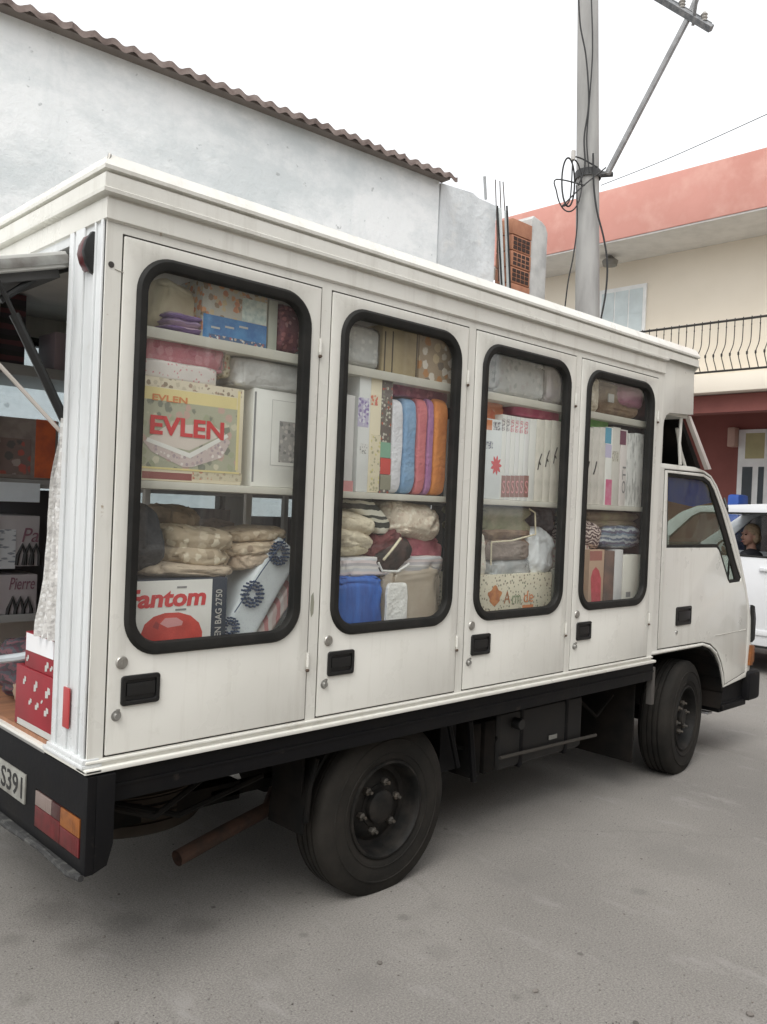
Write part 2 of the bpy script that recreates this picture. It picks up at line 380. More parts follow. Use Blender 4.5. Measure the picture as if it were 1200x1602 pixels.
# rear pillars with ribs, header, floor
def rpillar(y0, y1, sg):
    b = MB(); b.box(-.062, -.02, y0, y1, .857, 2.668, .006)
    return b
b = rpillar(.001, .27, 1)
for yy, w in ((.012,.02),(.066,.012),(.15,.07),(.235,.035)):
    b.box(-.070, -.061, yy, yy+w, .859, 2.664, .004)
part('rear_pillar', b, paint_rear)
part('rear_pillar', rpillar(W-.27, W-.001, 1), paint_rear)
b = MB(); b.box(-.0615, -.021, .271, W-.271, 2.625, 2.668, .004); part('rear_header', b, paint_rear)
b = MB(); b.box(-.082, -.01, -.006, .31, .858, .871, .004); b.box(-.078,-.02,-.004,.285,.871,.888,.003); part('pillar_foot', b, paint_rear)
b = MB()
pts = [(-.0, -.055), (.028,-.052), (.052,-.025), (.056,.0), (.048,.03), (.022,.075), (.0,.078)]
b.plate([[(-.074,2.505),(-.093,2.53),(-.102,2.56),(-.097,2.59),(-.082,2.62),(-.07,2.622),(-.07,2.505)]], .085, .14, bev=.008)
part('rear_marker_lamp', b, darkred)
b = MB(); b.plate([[(-.076,2.495),(-.096,2.525),(-.106,2.56),(-.098,2.598),(-.078,2.63),(-.066,2.632),(-.066,2.49)]], .07, .09, bev=.003); part('marker_lamp_base', b, plastic)
b = MB(); b.box(-.074, -.068, .126, .172, .963, 1.10, .002); part('reflector_strip', b, redtape)
b = MB(); b.box(-.055, 3.62, .036, W-.036, .845, .872); part('cargo_floor', b, ply)
b = MB(); b.box(-.075, -.02, .31, W-.30, .836, .85, .003); part('tailgate_strip', b, M('worn aluminium', (.45,.45,.44), .4, .7))

# shelves
ZS1 = px(350, 540, 1, .06).z; ZS2 = px(340, 763, 1, .06).z
SH = [(ZS1-.02, ZS1+.018), (ZS2-.015, ZS2+.013), (1.15, 1.175)]
for z0, z1 in SH:
    b = MB(); b.box(.06, 3.60, .055, .50, z0, z1, .003); part('shelf', b, shelfm)
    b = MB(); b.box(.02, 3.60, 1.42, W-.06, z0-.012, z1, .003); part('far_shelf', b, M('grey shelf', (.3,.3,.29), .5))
T1, T2, T3 = SH[0][1], SH[1][1], SH[2][1]
b = MB()
for i in range(5):
    x = max(0.07, i*PITCH-.045); x = min(x, 3.585)
    b.box(x, x+.03, .485, .505, .872, 2.69); b.box(x, x+.03, 1.40, 1.43, .872, 2.69)
part('shelf_post', b, interior)

# rear hatch, lifted, and its stays
hz = 2.635
h = MB(); ang = R(17)
mt = Matrix.Translation((-.075, 0, hz-.03)) @ Matrix.Rotation(-ang, 4, 'Y')
h.box(-1.0, 0, .28, W-.28, -.055, 0, .006, mtx=mt)
hatch = part('rear_hatch', h, M('hatch panel', (.6,.6,.57), .5))
h = MB(); h.box(-.98, -.03, .31, W-.31, -.085, -.054, .004, mtx=mt); part('hatch_lining', h, inter_dark, hatch)
h = MB(); h.box(-.99, -.0, .272, .281, -.045, -.012, .003, mtx=mt); part('hatch_edge_trim', h, steel, hatch)
p0 = px(106, 668, 0, -.045); p1 = px(0, 445, 1, .31); p1b = p0 + (p1-p0)*1.25
s = MB(); s.tube([p0, p0+(p1b-p0)*.62], .0165, 10); s.tube([p0+(p1b-p0)*.6, p1b], .008, 8); s.tube([p0+(p1b-p0)*.60, p0+(p1b-p0)*.64], .0175, 10); part('gas_strut', s, plastic)
p0 = px(101, 682, 0, -.05); p1 = px(0, 572, 1, .33); s = MB(); s.tube([p0, p0+(p1-p0)*1.8], .0075, 8); part('stay_rod', s, M('pale stay rod', (.6,.55,.5), .5))
s = MB(); s.tube([px(112,418,0,-.03), px(60,432,1,.33), px(0,470,1,.34)], .012, 8); part('hatch_hinge_arm', s, plastic)

# chassis
b = MB(); b.box(-.02, 3.69, .012, .07, .722, .840, .006); b.box(-.02, 3.69, .006, .02, .775, .786, .003); part('side_rail', b, blackp)
b = MB(); b.box(-.02, 3.69, W-.07, W-.012, .722, .84, .006); part('side_rail', b, blackp)
b = MB()
for y in (.60, 1.30): b.box(-.05, 5.1, y, y+.07, .52, .70)
for x in (.3, 1.0, 1.8, 2.6, 3.4): b.box(x, x+.08, .07, W-.07, .70, .78)
b.box(0, 3.6, .07, W-.07, .80, .84)
part('chassis_frame', b, under)
b = MB(); b.tube([(1.41,.3,.375),(1.41,W-.3,.375)], .055, 14); b.lathe([(0,-.16),(.1,-.13),(.15,-.05),(.15,.05),(.1,.13),(0,.16)], (1.41,W/2,.375), (0,1,0), 20)
for y in (.5, 1.42): b.box(.75, 2.1, y, y+.07, .44, .48)
part('rear_axle', b, under)
b = MB(); b.tube([(4.325,.35,.34),(4.325,W-.35,.34)], .05, 10); b.box(3.7,4.8,.62,W-.62,.45,.85); part('front_axle', b, under)
for xa, xb, ya, yb, za in ((1.95,3.45,1.45,1.85,.22),(-.0,.85,1.5,1.9,.36)):
    b = MB(); b.box(xa, xb, ya, yb, za, .70, .03); part('far_light_blocker', b, under)  # far-side boxes added to keep daylight from under the truck
for xx, za in ((3.615,.12),(.93,.2)):
    b = MB(); b.box(xx, xx+.015, 1.35, 1.9, za, .7, .003); part('far_flap_blocker', b, under)  # far flaps added to darken the view beneath the chassis
for pts_ in ([(1.95,.25,.70),(2.05,.22,.52),(2.3,.2,.47),(2.5,.24,.62)], [(1.98,.3,.62),(2.2,.28,.40),(2.7,.35,.36),(3.3,.4,.5)], [(3.2,.3,.66),(3.35,.2,.5),(3.5,.18,.62)], [(.1,.2,.66),(.4,.18,.55),(.8,.2,.62)], [(.0,.12,.70),(.25,.1,.60),(.5,.14,.70)]):
    b = MB(); b.tube(pts_, .012, 6); part('hose', b, under)
for xa in (2.1, 2.22):
    b = MB(); b.box(xa, xa+.09, .17, .34, .36, .64, .01); part('air_valve', b, under)
b = MB()
for y in (.5,1.4): b.box(.2,.9,y,y+.08,.42,.5)
b.box(.9,1.9,.95,1.1,.5,.6); b.tube([(1.9,1.0,.5),(3.6,1.0,.5)],.05,10); b.box(3.3,4.6,.62,1.4,.30,.8,.03); part('drive_train', b, under)  # front box enlarged to cover the bright gap behind the front wheel
# rear bumper, lamps, plate
XT = -.072
LY1, LY0 = px(54,1262,0,XT).y, px(128,1312,0,XT).y; LZ0, LZ1 = px(93,1322,0,XT).z, px(93,1262,0,XT).z
LY0 = max(LY0, .016)
b = MB()
b.plate([[(-W+.0,.512),(.0275,.512),(.0275,.835),(-W+.0,.835)], [(-LY1-.003,LZ0-.003),(-LY0+.003,LZ0-.003),(-LY0+.003,LZ1+.003),(-LY1-.003,LZ1+.003)]], -.068, -.035, face='-x', bev=.004)
b.plate([[(-.036,.5125),(.01,.53),(.03,.60),(.03,.8345),(-.036,.8345)]], -.0285, .012, bev=.004)
bump_ = part('rear_bumper', b, blackp)
b = MB(); b.box(-.034, -.022, .02, W-.02, .50, .835); part('bumper_back', b, under, bump_)
b = MB(); b.tube([(-.075,-.02,.506),(-.083,.06,.498),(-.078,.3,.505),(-.086,.6,.496),(-.08,W-.1,.504)], .011, 8); b.box(-.09,-.04,.0,W,.503,.511,.003); part('bumper_bar', b, M('scuffed bumper bar', (.03,.03,.03), .8, 0, col2=(.12,.12,.11), scale=25, lo=.5, hi=.75))
ty1, ty0, tz0, tz1 = LY1, LY0, LZ0, LZ1
tl = MB(); tl.box(-.066,-.036,ty0,ty1,tz0,tz1,.003); tl = part('tail_lamp', tl, M('lamp housing', (.05,.02,.02), .4))
ym, zm = ty0+(ty1-ty0)*.42, (tz0+tz1)/2; yc_ = ty0+(ty1-ty0)*.62
for n, mt_, y0, y1, z0, z1 in (('reversing_lens', clearlens, yc_,ty1,zm+.012,tz1), ('red_lens', redlens, ym,ty1,tz0,zm+.01), ('amber_lens', amber, ty0,ym-.003,zm+.002,tz1), ('red_lens', redlens, ty0,ym-.003,tz0,zm), ('smoked_lens', M('smoked lens', (.06,.02,.02), .3), ym,yc_-.003,zm+.012,tz1)):
    b = MB(); b.box(-.071,-.0655,y0,y1,z0,z1,.002)
    for q in range(1, 4): b.box(-.0714,-.0709,y0+(y1-y0)*q/9-.0012,y0+(y1-y0)*q/9+.0012,z0+.003,z1-.003)
    part(n, b, mt_, tl)
npy = px(38,1240,0,-.075).y; npz = px(38,1260,0,-.075).z; npl = MB(); npl.box(-.075,-.067,npy,npy+.50,npz,npz+.11,.003); npl = part('number_plate', npl, M('dirty plate', (.30,.30,.27), .6, col2=(.2,.19,.17), scale=14))
letters(npl, 'S391', npy+.125, npz+.055, .21, .08, -.075, ink, '-x', bold=.012, name='plate_lettering')
# rear wheels
def tyre_prof(r, w):
    o = []
    for a, bb in ((r*.56, .0),(r*.60,-.008),(r*.64,-.011),(r*.645,-.015),(r*.655,-.015),(r*.66,-.012),(r*.72,-.016),(r*.80,-.015),(r*.805,-.018),(r*.815,-.018),(r*.82,-.014),(r*.84,-.012),(r*.93,-.006),(r*.972,.004),(r*.993,.016)): o.append((a, bb))
    gr = [.055,.09,.125,.16]
    for gpos in gr:
        o += [(r, gpos-.006), (r-.012, gpos-.004), (r-.012, gpos+.004), (r, gpos+.006)]
    for a, bb in ((r*.995,w-.032),(r*.975,w-.018),(r*.9,w),(r*.75,w+.006),(r*.56,w)): o.append((a, bb))
    return o
def wheel(name, cx, y, sg, dished, steer=0):
    """outer face at y, inward direction sg (+1 toward +y)"""
    r, w = .396, .20
    c = Vector((cx, y, .372)); ax = Vector((math.sin(R(-steer))*sg, math.cos(R(-steer))*sg, 0))
    b = MB(); b.lathe(tyre_prof(r, w), c, ax, 72)
    u = Vector((0,0,1)); wv = ax.cross(u)
    root = part(name, b, tyrem)
    b = MB()
    if dished: pr_ = [(.224,.0),(.221,-.010),(.212,-.012),(.205,-.004),(.200,.02),(.196,.055),(.188,.075),(.165,.082),(.145,.07),(.12,.062),(.10,.06),(.098,.055),(.0,.055)]
    else: pr_ = [(.224,.0),(.221,-.010),(.212,-.012),(.205,-.004),(.200,.03),(.190,.06),(.165,.07),(.14,.055),(.11,.04),(.085,.038),(.08,.036),(.0,.036)]
    b.lathe(pr_, c, ax, 56); rim = part('rim', b, rimm, root)
    bb = .060 if dished else .040
    b = MB(); b.lathe([(.078,bb),(.076,bb-.03),(.06,bb-.042),(.03,bb-.045),(0,bb-.045)] if dished else [(.06,bb),(.058,bb-.025),(.045,bb-.035),(0,bb-.037)], c, ax, 28); part('hub', b, rimm, root)
    for k in range(6):
        a = 2*math.pi*k/6+.3; d = u*math.cos(a)+wv*math.sin(a); q = c + d*(.112 if dished else .098)
        b = MB(); b.lathe([(.018,bb+.004),(.018,bb-.02),(.013,bb-.024),(.009,bb-.026),(.008,bb-.042),(0,bb-.043)], q, ax, 6); part('wheel_nut', b, nutm, root, 20)
    for k in range(8):
        pass
    return root
wheel('rear_wheel', 1.43, .095, 1, True)
wheel('rear_wheel', 1.43, W-.095, -1, True)
wheel('front_wheel', 4.325, .10, 1, False, 9)
wheel('front_wheel', 4.325, W-.10, -1, False, -9)
# mudguard before/behind the rear wheel, brackets, tank, flap, exhaust, spare wheel
b = MB(); pts = []
for k in range(10):
    a = R(100 + k*9); pts.append((1.41+.46*math.cos(a), .375+.46*math.sin(a)))
out = pts + [(x+.012*(1 if 0 else -1)*0 + (x-1.41)*.03, z+(z-.375)*.03) for x, z in pts[::-1]]
b.plate([out], .10, .33); b.tube([(.955,.092,.42),(.965,.09,.56),(1.0,.09,.68)], .012, 6); part('mudguard', b, under)
b = MB(); q = px(470,1235,1,.09); b.box(.955,.97,.13,.34,.46,.70,.003); part('mud_flap', b, under)
b = MB()
for u0, u1, v1 in ((702,716,1200),(735,741,1222)):
    p = px(u0,1128,1,.16); q = px(u1,v1,1,.16); b.tube([p, q], .018 if u0 > 720 else .014, 6)
b.box(1.90,2.02,.20,.5,.42,.74); part('step_bracket', b, blackp)
tk = MB(); x0, x1 = 2.36, 3.19
tk.box(x0, x1, .19, .58, .335, .665, .045, 3); tk = part('fuel_tank', tk, M('black tank', (.008,.008,.008), .6, col2=(.02,.017,.014), scale=5, lo=.5, hi=.8))
for x in (2.55, 2.99):
    b = MB(); b.box(x, x+.035, .183, .585, .329, .671, .045, 3); part('tank_strap', b, blackp, tk)
b = MB(); p0, p1 = px(782,1186,1,.17), px(932,1150,1,.17); b.tube([p0,p1], .010, 8); part('guard_bar', b, M('dusty bar', (.06,.053,.045), .85), tk)
p = px(866,1153,1,.18); b = MB(); b.box(p.x-.04,p.x+.04,.182,.188,p.z-.013,p.z+.013,.002); part('tank_sticker', b, M('dull sticker', (.25,.25,.23), .7), tk)
b = MB(); p = px(810,1132,1,.17); b.lathe([(.0,-.03),(.028,-.03),(.032,-.02),(.032,.03)], (p.x,.17,p.z), (0,1,0), 16); part('filler_cap', b, plastic, tk)
b = MB(); p0 = px(922,1108,1,.5); b.lathe([(0,0),(.05,.0),(.05,.12),(0,.13)], (3.34,.55,.62), (1,0,0), 16); part('air_tank', b, M('grey canister', (.10,.095,.09), .6), truck)
b = MB(); b.box(3.60,3.612,.085,.62,.19,.70,.003); part('mud_flap', b, under)
b = MB(); b.box(3.70,3.735,.02,.06,.56,.80,.004); part('arch_stay', b, M('grey stay', (.09,.083,.076), .8))
ex = MB(); e0 = px(277,1343,1,.45); ex.tube([e0, px(345,1305,1,.48), px(420,1265,1,.53), (1.35,.75,.45), (2.4,.85,.47)], .034, 14, cap=False)
ex.tube([e0+Vector((.003,.002,.001)), px(345,1305,1,.483), px(420,1265,1,.533)], .029, 14, cap=False); part('exhaust_pipe', ex, rust)
b = MB(); b.lathe([(.0,-.02),(.0899,-.02),(.09,.42),(0,.42)], (2.3,.85,.47), (1,0,0), 18); part('silencer', b, rust)
b = MB(); b.lathe(tyre_prof(.36,.19), (.50,.85,.36), (0,0,1), 48); sw = part('spare_wheel', b, dark(M('dusty spare tyre', (.030,.024,.019), .95, col2=(.05,.042,.034), scale=5)))
b = MB(); b.lathe([(.21,0),(.2,.05),(.1,.06),(0,.06)], (.50,.85,.36), (0,0,1), 32); part('rim', b, rimm, sw)

# ------------------------------------------------------------------ cab
YC = .08; CW = W-.16
def cp(u, v): p = px(u, v, 1, YC); return (p.x, p.z)
side = [(3.72,.875),(3.72,2.085),(3.74,2.11),(4.28,2.112),(4.42,2.095),(4.53,2.065),(4.63,2.0),(4.72,1.91),(4.83,1.80),(4.95,1.66),(5.08,1.47),(5.19,1.28),(5.28,1.09),(5.33,.95),(5.34,.80),(5.32,.56),(4.885,.52),(4.85,.62),(4.80,.71),(4.72,.79),(4.62,.845),(4.5,.875)]
win = [(3.925,1.565),(3.90,2.045),(4.41,2.042),(4.50,2.015),(4.58,1.955),(4.72,1.80),(4.87,1.60),(5.0,1.42),(5.085,1.325),(5.07,1.305),(4.90,1.300),(4.87,1.325),(4.76,1.47),(4.70,1.545),(4.66,1.565)]
def shift(lp, k):  # grow/shrink loop about its own outline
    n = len(lp); out = []
    for i in range(n):
        a, b_, c = Vector(lp[i-1]), Vector(lp[i]), Vector(lp[(i+1)%n]); t = ((b_-a).normalized()+(c-b_).normalized()).normalized()
        out.append((b_.x+t.y*k, b_.y-t.x*k))
    return out
for near in (1, 0):
    y0 = YC if near else W-YC-.03
    dl = [(3.865,.895),(3.86,2.068),(4.40,2.072),(4.515,2.045),(4.60,1.985),(4.70,1.88),(4.82,1.745),(4.94,1.59),(5.07,1.40),(5.17,1.22),(5.235,1.06),(5.245,.94),(5.235,.60),(4.90,.545),(4.875,.63),(4.82,.72),(4.735,.81),(4.63,.865),(4.5,.89)]
    b = MB(); b.plate([side, shift(dl, -.009)], y0, y0+.03, bev=.006)
    part('cab_side', b, cabpaint)
    b = MB(); b.plate([shift(dl, -.0088), shift(dl, -.0003)], y0+.003, y0+.02); part('cab_door_seal', b, rebate)
    b = MB(); b.plate([dl, shift(win, -.010)], y0-.003, y0+.028, bev=.004)
    d = part('cab_door', b, cabpaint)
    b = MB(); b.plate([shift(win,-.016), shift(win,.016)], y0+.002, y0+.02, bev=.003); part('window_gasket', b, rubber, d)
    b = MB(); b.poly([(x, y0+.011, z) for x, z in win], [tuple(range(len(win)))]); part('window_pane', b, cabglass, d, 0)
    fr_ = [(4.50,2.0),(4.585,1.945),(4.72,1.79),(4.87,1.59),(5.0,1.41),(5.08,1.327),(5.065,1.312),(4.99,1.312),(4.985,1.33),(4.90,1.45),(4.80,1.60),(4.66,1.78),(4.55,1.92)]
    b = MB(); b.plate([fr_], y0+.002, y0+.014, bev=.002); part('window_frame_band', b, rubber, d)
    if near:
        b = MB(); b.plate([[(4.845,1.31),(4.88,1.31),(5.055,1.312),(5.04,1.34),(4.98,1.42),(4.88,1.575),(4.865,1.57),(4.95,1.43),(5.0,1.345),(4.90,1.335)]], y0+.0, y0+.016, bev=.002) if 0 else b.tube([(4.88,y0+.006,1.31),(4.90,y0+.006,1.60)], .008, 6); part('quarter_window_bar', b, rubber, d)
        q0 = px(1057,950,1,YC); q1 = px(1078,976,1,YC)
        b = MB(); b.plate([loop_rr(q0.x, q1.x+.01, q1.z, q0.z, .012, 3), loop_rr(q0.x+.018, q1.x-.008, q1.z+.02, q0.z-.018, .008, 3)], y0-.012, y0+.0, bev=.003); b.box(q0.x+.015, q1.x-.004, y0-.005, y0-.0035, q1.z+.016, q0.z-.014); b.box(q0.x+.025, q1.x-.012, y0-.013, y0-.005, q1.z+.035, q0.z-.032, .004); part('door_handle', b, plastic, d)
        b = MB(); b.lathe([(0,-.006),(.012,-.006),(.014,0)], (q0.x+.02, y0-.002, q1.z-.045), (0,1,0), 14); part('key_lock', b, steel, d)
        b = MB(); b.tube([(4.70,y0-.0035,.918),(5.22,y0-.0035,.925)], .003, 5); part('swage_line', b, M('swage shade', (.5,.49,.45), .4), d)
        b = MB(); b.poly([(x, y0+.02, z) for x, z in [(3.915,1.87),(3.905,2.03),(4.40,2.028),(4.485,2.0),(4.56,1.94),(4.62,1.88),(4.3,1.84)]], [tuple(range(7))]); part('sun_strip', b, glassmat('blue tinted film', (.05,.1,.5), 1.3, (.05,.13,.8)), d, 0)
b = MB(); b.box(3.66,4.92,.60,.615,.28,.87); part('inner_fender_blocker', b, under)  # dark panel added to hide the bright wall seen past the tyre
# roof/front skin across the cab
def strip(b, pts, y0, y1):
    for (xa, za), (xb, zb) in zip(pts[:-1], pts[1:]):
        b.poly([(xa,y0,za),(xb,y0,zb),(xb,y1,zb),(xa,y1,za)], [(0,1,2,3)])
b = MB(); strip(b, side[1:7], YC+.012, W-YC-.012); part('cab_roof', b, cabpaint, truck, 60)
b = MB(); strip(b, side[11:16], YC+.012, W-YC-.012); part('cab_front_panel', b, cabpaint, truck, 60)
b = MB(); strip(b, side[6:12], YC+.05, W-YC-.05); part('windscreen', b, cargray, truck, 60)
for y in (YC+.012, W-YC-.062):
    b = MB(); strip(b, side[6:12], y, y+.05); part('windscreen_pillar', b, rubber, truck, 60)
b = MB(); b.box(3.725,3.745,YC+.031,W-YC-.031,.80,1.5); b.box(3.725,3.745,YC+.031,W-YC-.031,1.95,2.10); b.box(3.725,3.745,YC+.031,.4,1.5,1.95); b.box(3.725,3.745,W-.4,W-YC-.031,1.5,1.95); b.box(3.74,5.25,YC+.031,W-YC-.031,.86,.89); part('cab_back_wall', b, interior)
b = MB(); b.plate([[(5.0,1.28),(5.22,1.22),(5.27,.9),(5.1,.9)]], YC+.04, W-YC-.04); part('dashboard', b, plastic)
for y in (.3, 1.2):
    s = MB(); s.box(3.95,4.45,y,y+.5,1.05,1.2,.04); s.box(3.84,3.96,y,y+.5,1.15,1.72,.05); part('seat', s, seatm)
b = MB(); c = Vector((4.72,1.40,1.44)); pts = []
for k in range(25):
    a = 2*math.pi*k/24; pts.append(c + Vector((math.sin(R(40))*math.cos(a)*.2, math.sin(a)*.2, math.cos(R(40))*math.cos(a)*.2)))
b.tube(pts, .013, 8, False); b.tube([c, c+Vector((.25,0,-.25))], .03, 8); part('steering_wheel', b, plastic)
b = MB(); p = px(1130,805,1,.16); b.tube([(p.x-.02,.14,p.z+.12),(p.x-.055,.10,p.z+.05),(p.x-.05,.10,p.z-.08),(p.x,.14,p.z-.12),(p.x+.02,.14,p.z-.03),(p.x-.02,.14,p.z+.12)], .010, 8); part('grab_handle', b, plastic)
# arch lip, step, bumper, indicator, mirror stalk
b = MB(); lip = [(3.72,.872),(4.5,.872),(4.62,.842),(4.72,.787),(4.80,.707),(4.85,.617),(4.885,.517)]
b.tube([(x, YC-.002, z) for x, z in lip[:4]], .011, 8); part('arch_lip', b, paint)
b = MB(); inner = [(3.78,.865),(4.49,.862),(4.605,.832),(4.70,.777),(4.78,.70),(4.83,.61),(4.87,.50),(4.84,.38)]
for (xa,za),(xb,zb) in zip(inner[:-1], inner[1:]):
    b.poly([(xa,YC+.002,za),(xb,YC+.002,zb),(xb,.55,zb),(xa,.55,za),(xa-.002,YC+.002,za-.012),(xb-.012,YC+.002,zb-.012),(xb-.012,.55,zb-.012),(xa-.002,.55,za-.012)], [(0,1,2,3),(4,7,6,5),(0,4,5,1),(3,2,6,7)])
part('wheel_arch_liner', b, under)
b = MB(); b.box(4.86,5.33,YC+.02,.5,.33,.40,.01); b.box(4.88,5.31,YC+.03,.4,.40,.56); b.box(4.88,5.28,YC+.0,YC+.025,.345,.385,.006); part('cab_step', b, blackp)
b = MB(); b.box(5.26,5.47,.05,W-.05,.37,.60,.035,3); part('front_bumper', b, blackp)
b = MB(); b.box(4.86,4.93,YC+.1,.34,.30,.315,.003); part('tow_plate', b, M('light steel', (.55,.55,.56), .4, .5))
b = MB(); b.plate([[(5.28,.645),(5.335,.64),(5.345,.79),(5.30,.80)]], YC-.02, YC+.03, bev=.006); b.box(5.33,5.40,YC-.005,.25,.655,.79,.012); part('indicator_lamp', b, amber)
for y in (.3, W-.5):
    b = MB(); b.box(5.33,5.36,y,y+.2,.66,.79,.01); part('headlamp', b, clearlens)
b = MB(); b.plate([[(5.315,.82),(5.36,.84),(5.365,1.0),(5.335,1.10),(5.30,1.11)]], YC-.018, YC+.01, bev=.006); part('corner_vent_strip', b, plastic)
# ================================================================== GOODS IN THE TRUCK
GM = 1.32
def zx(uL, uR, vT, vB, y):
    vm, um = (vT+vB)/2, (uL+uR)/2
    return px(uL, vm, 1, y).x, px(uR, vm, 1, y).x, px(um, vB, 1, y).z, px(um, vT, 1, y).z
def carton(name, label, cat, uL, uR, vT, vB, y, dep, mat, floor=None, bev=.003, group=None):
    x0, x1, z0, z1 = zx(uL, uR, vT, vB, y)
    if floor is not None: z0 = floor + .001
    b = MB(); b.box(x0, x1, y, y+dep, z0, z1, bev, 2)
    o = tag(b.build(name, mat), label, cat, group); o_b[o.name] = (x0, x1, z0, z1, y); return o
o_b = {}
def soft(name, label, cat, uL, uR, vT, vB, y, dep, mat, floor=None, rot=0, e=.45, layers=0, amp=.012, seed=0, group=None, wrap=False, fs=9, taper=0, rect=None):
    if rect: x0, x1, z0, z1 = rect
    else: x0, x1, z0, z1 = zx(uL, uR, vT, vB, y)
    if floor is not None: z0 = floor + .001
    a, d, c = (x1-x0)/2, dep/2, (z1-z0)/2; cx, cy, cz = (x0+x1)/2, y+d, (z0+z1)/2
    def sg(t, p): return math.copysign(abs(t)**p, t)
    nu, nv = 72, 40; b = MB(); grid = []; rt = R(rot); ca, sa = math.cos(rt), math.sin(rt)
    def pos(i, j, infl=0):
        th = -math.pi/2 + math.pi*j/nv; ph = 2*math.pi*i/nu
        X = sg(math.cos(th), e)*sg(math.cos(ph), e); Y = sg(math.cos(th), e)*sg(math.sin(ph), e); Z = sg(math.sin(th), e)
        k = 1.0
        if layers:
            f = (Z*.5+.5)*layers; k -= .14*(abs(math.cos(math.pi*f))**14)
        n = noise.noise_vector(Vector((X*a*fs+seed*7.3, Y*d*fs, Z*c*fs+seed*3.1)))*amp + noise.noise_vector(Vector((X*a*fs*2.7+seed, Y*d*fs*2.7, Z*c*fs*2.7)))*amp*.55 + noise.noise_vector(Vector((X*a*fs*7+seed, Y*d*fs*7, Z*c*fs*7)))*amp*.28
        if amp >= .006:
            q = noise.noise(Vector((X*a*fs*1.1+seed*2.1, Y*d*fs, Z*c*fs*1.6+seed))); q2 = noise.noise(Vector((X*a*fs*2.6-seed, Y*d*fs*2, Z*c*fs*3.2+seed*5)))
            k -= .075*math.exp(-(q/.05)**2) + .045*math.exp(-(q2/.06)**2)
        tp = 1 - taper*(Z*.5+.5)
        x, yy, z = X*a*k*tp+n.x*.6+X*infl, Y*d*k+n.y+Y*infl, Z*c+n.z*.5+Z*infl
        if floor is not None and z < -c: z = -c
        x, z = x*ca-z*sa, x*sa+z*ca
        return (cx+x, cy+yy, cz+z)
    def surf(infl):
        b = MB(); rows = []
        for j in range(nv+1):
            rows.append([b.bm.verts.new(pos(i, j, infl)) for i in (range(nu) if 0 < j < nv else [0])])
        for j in range(nv):
            A, B = rows[j], rows[j+1]
            for i in range(nu):
                i2 = (i+1)%nu
                if len(A) == 1: b.bm.faces.new((A[0], B[i2], B[i]))
                elif len(B) == 1: b.bm.faces.new((A[i], A[i2], B[0]))
                else: b.bm.faces.new((A[i], A[i2], B[i2], B[i]))
        return b
    o = tag(surf(0).build(name, mat, None, 60), label, cat, group)
    if wrap: surf(.006).build('plastic_wrap', wrapm, o, 60)
    o_b[o.name] = (x0, x1, z0, z1, y); return o
wrapm = glassmat('clear plastic wrap', (.96,.96,.96), .04, (.9,.9,.9), .10, 1.7)
_nt = wrapm.node_tree; _gl = [n for n in _nt.nodes if n.type == 'BSDF_GLOSSY'][0]; _bp = _nt.nodes.new('ShaderNodeBump'); _bp.inputs['Strength'].default_value = 1; _bp.inputs['Distance'].default_value = .03
_nt.links.new(tex_noise(_nt, coords(_nt), 16, 4, .6), _bp.inputs['Height']); _nt.links.new(_bp.outputs[0], _gl.inputs['Normal'])
def cloth(name, c, c2=None, sc=14, bmp=.35, **k): return M(name, c, .9, col2=c2 or tuple(x*.7 for x in c), scale=sc, lo=.4, hi=.7, bmp=min(1,bmp*2), bscale=45, dist=.012, **k)
def fp(parent, name, uL, uR, vT, vB, mat, lay=1, y=None, shape='rect'):
    """a flat printed patch on the front of a carton"""
    Y = o_b[parent.name][4] if y is None else y
    x0, x1, z0, z1 = zx(uL, uR, vT, vB, Y)
    b = MB()
    if shape == 'rect': b.box(x0, x1, Y-.0006*lay, Y-.0006*lay+.0005, z0, z1)
    return b.build(name, mat, parent, 0)
def fl(parent, txt, uL, uR, vT, vB, mat, lay=3, rot=0, bold=0, shear=0, name='lettering'):
    Y = o_b[parent.name][4]; x0, x1, z0, z1 = zx(uL, uR, vT, vB, Y)
    w, h = x1-x0, z1-z0
    if abs(rot) == 90: w, h = h, w
    return letters(parent, txt, (x0+x1)/2, (z0+z1)/2, w, h, Y-.0006*lay, mat, rot=rot, bold=bold, shear=shear, name=name, thick=.0006)
def pp(parent, name, pts, mat, lay=2):
    """flat printed polygon"""
    Y = o_b[parent.name][4]; b = MB(); b.plate([[(lambda q: (q.x, q.z))(px(u, v, 1, Y)) for u, v in pts]], Y-.0006*lay, Y-.0006*lay+.0005); return b.build(name, mat, parent, 0)
cream = cloth('cream cotton', (.62,.56,.42)); beige = cloth('beige quilt', (.45,.37,.28), (.30,.24,.18)); whitec = cloth('white cotton', (.68,.67,.63), (.5,.49,.47))
cardw = M('white carton', (.66,.65,.62), .55, col2=(.58,.57,.54), scale=4); cardc = M('cream carton', (.64,.58,.44), .55, col2=(.56,.5,.38), scale=4)
navy = M('navy carton', (.02,.03,.05), .5); redink = M('red print', (.5,.04,.045), .5); pinkink = M('pink print', (.55,.25,.25), .5); yellow = M('pale yellow print', (.62,.53,.26), .5)
orange = M('orange print', (.55,.2,.08), .5); greyink = M('grey print', (.2,.2,.2), .6); goldink = M('gold print', (.45,.32,.1), .5)
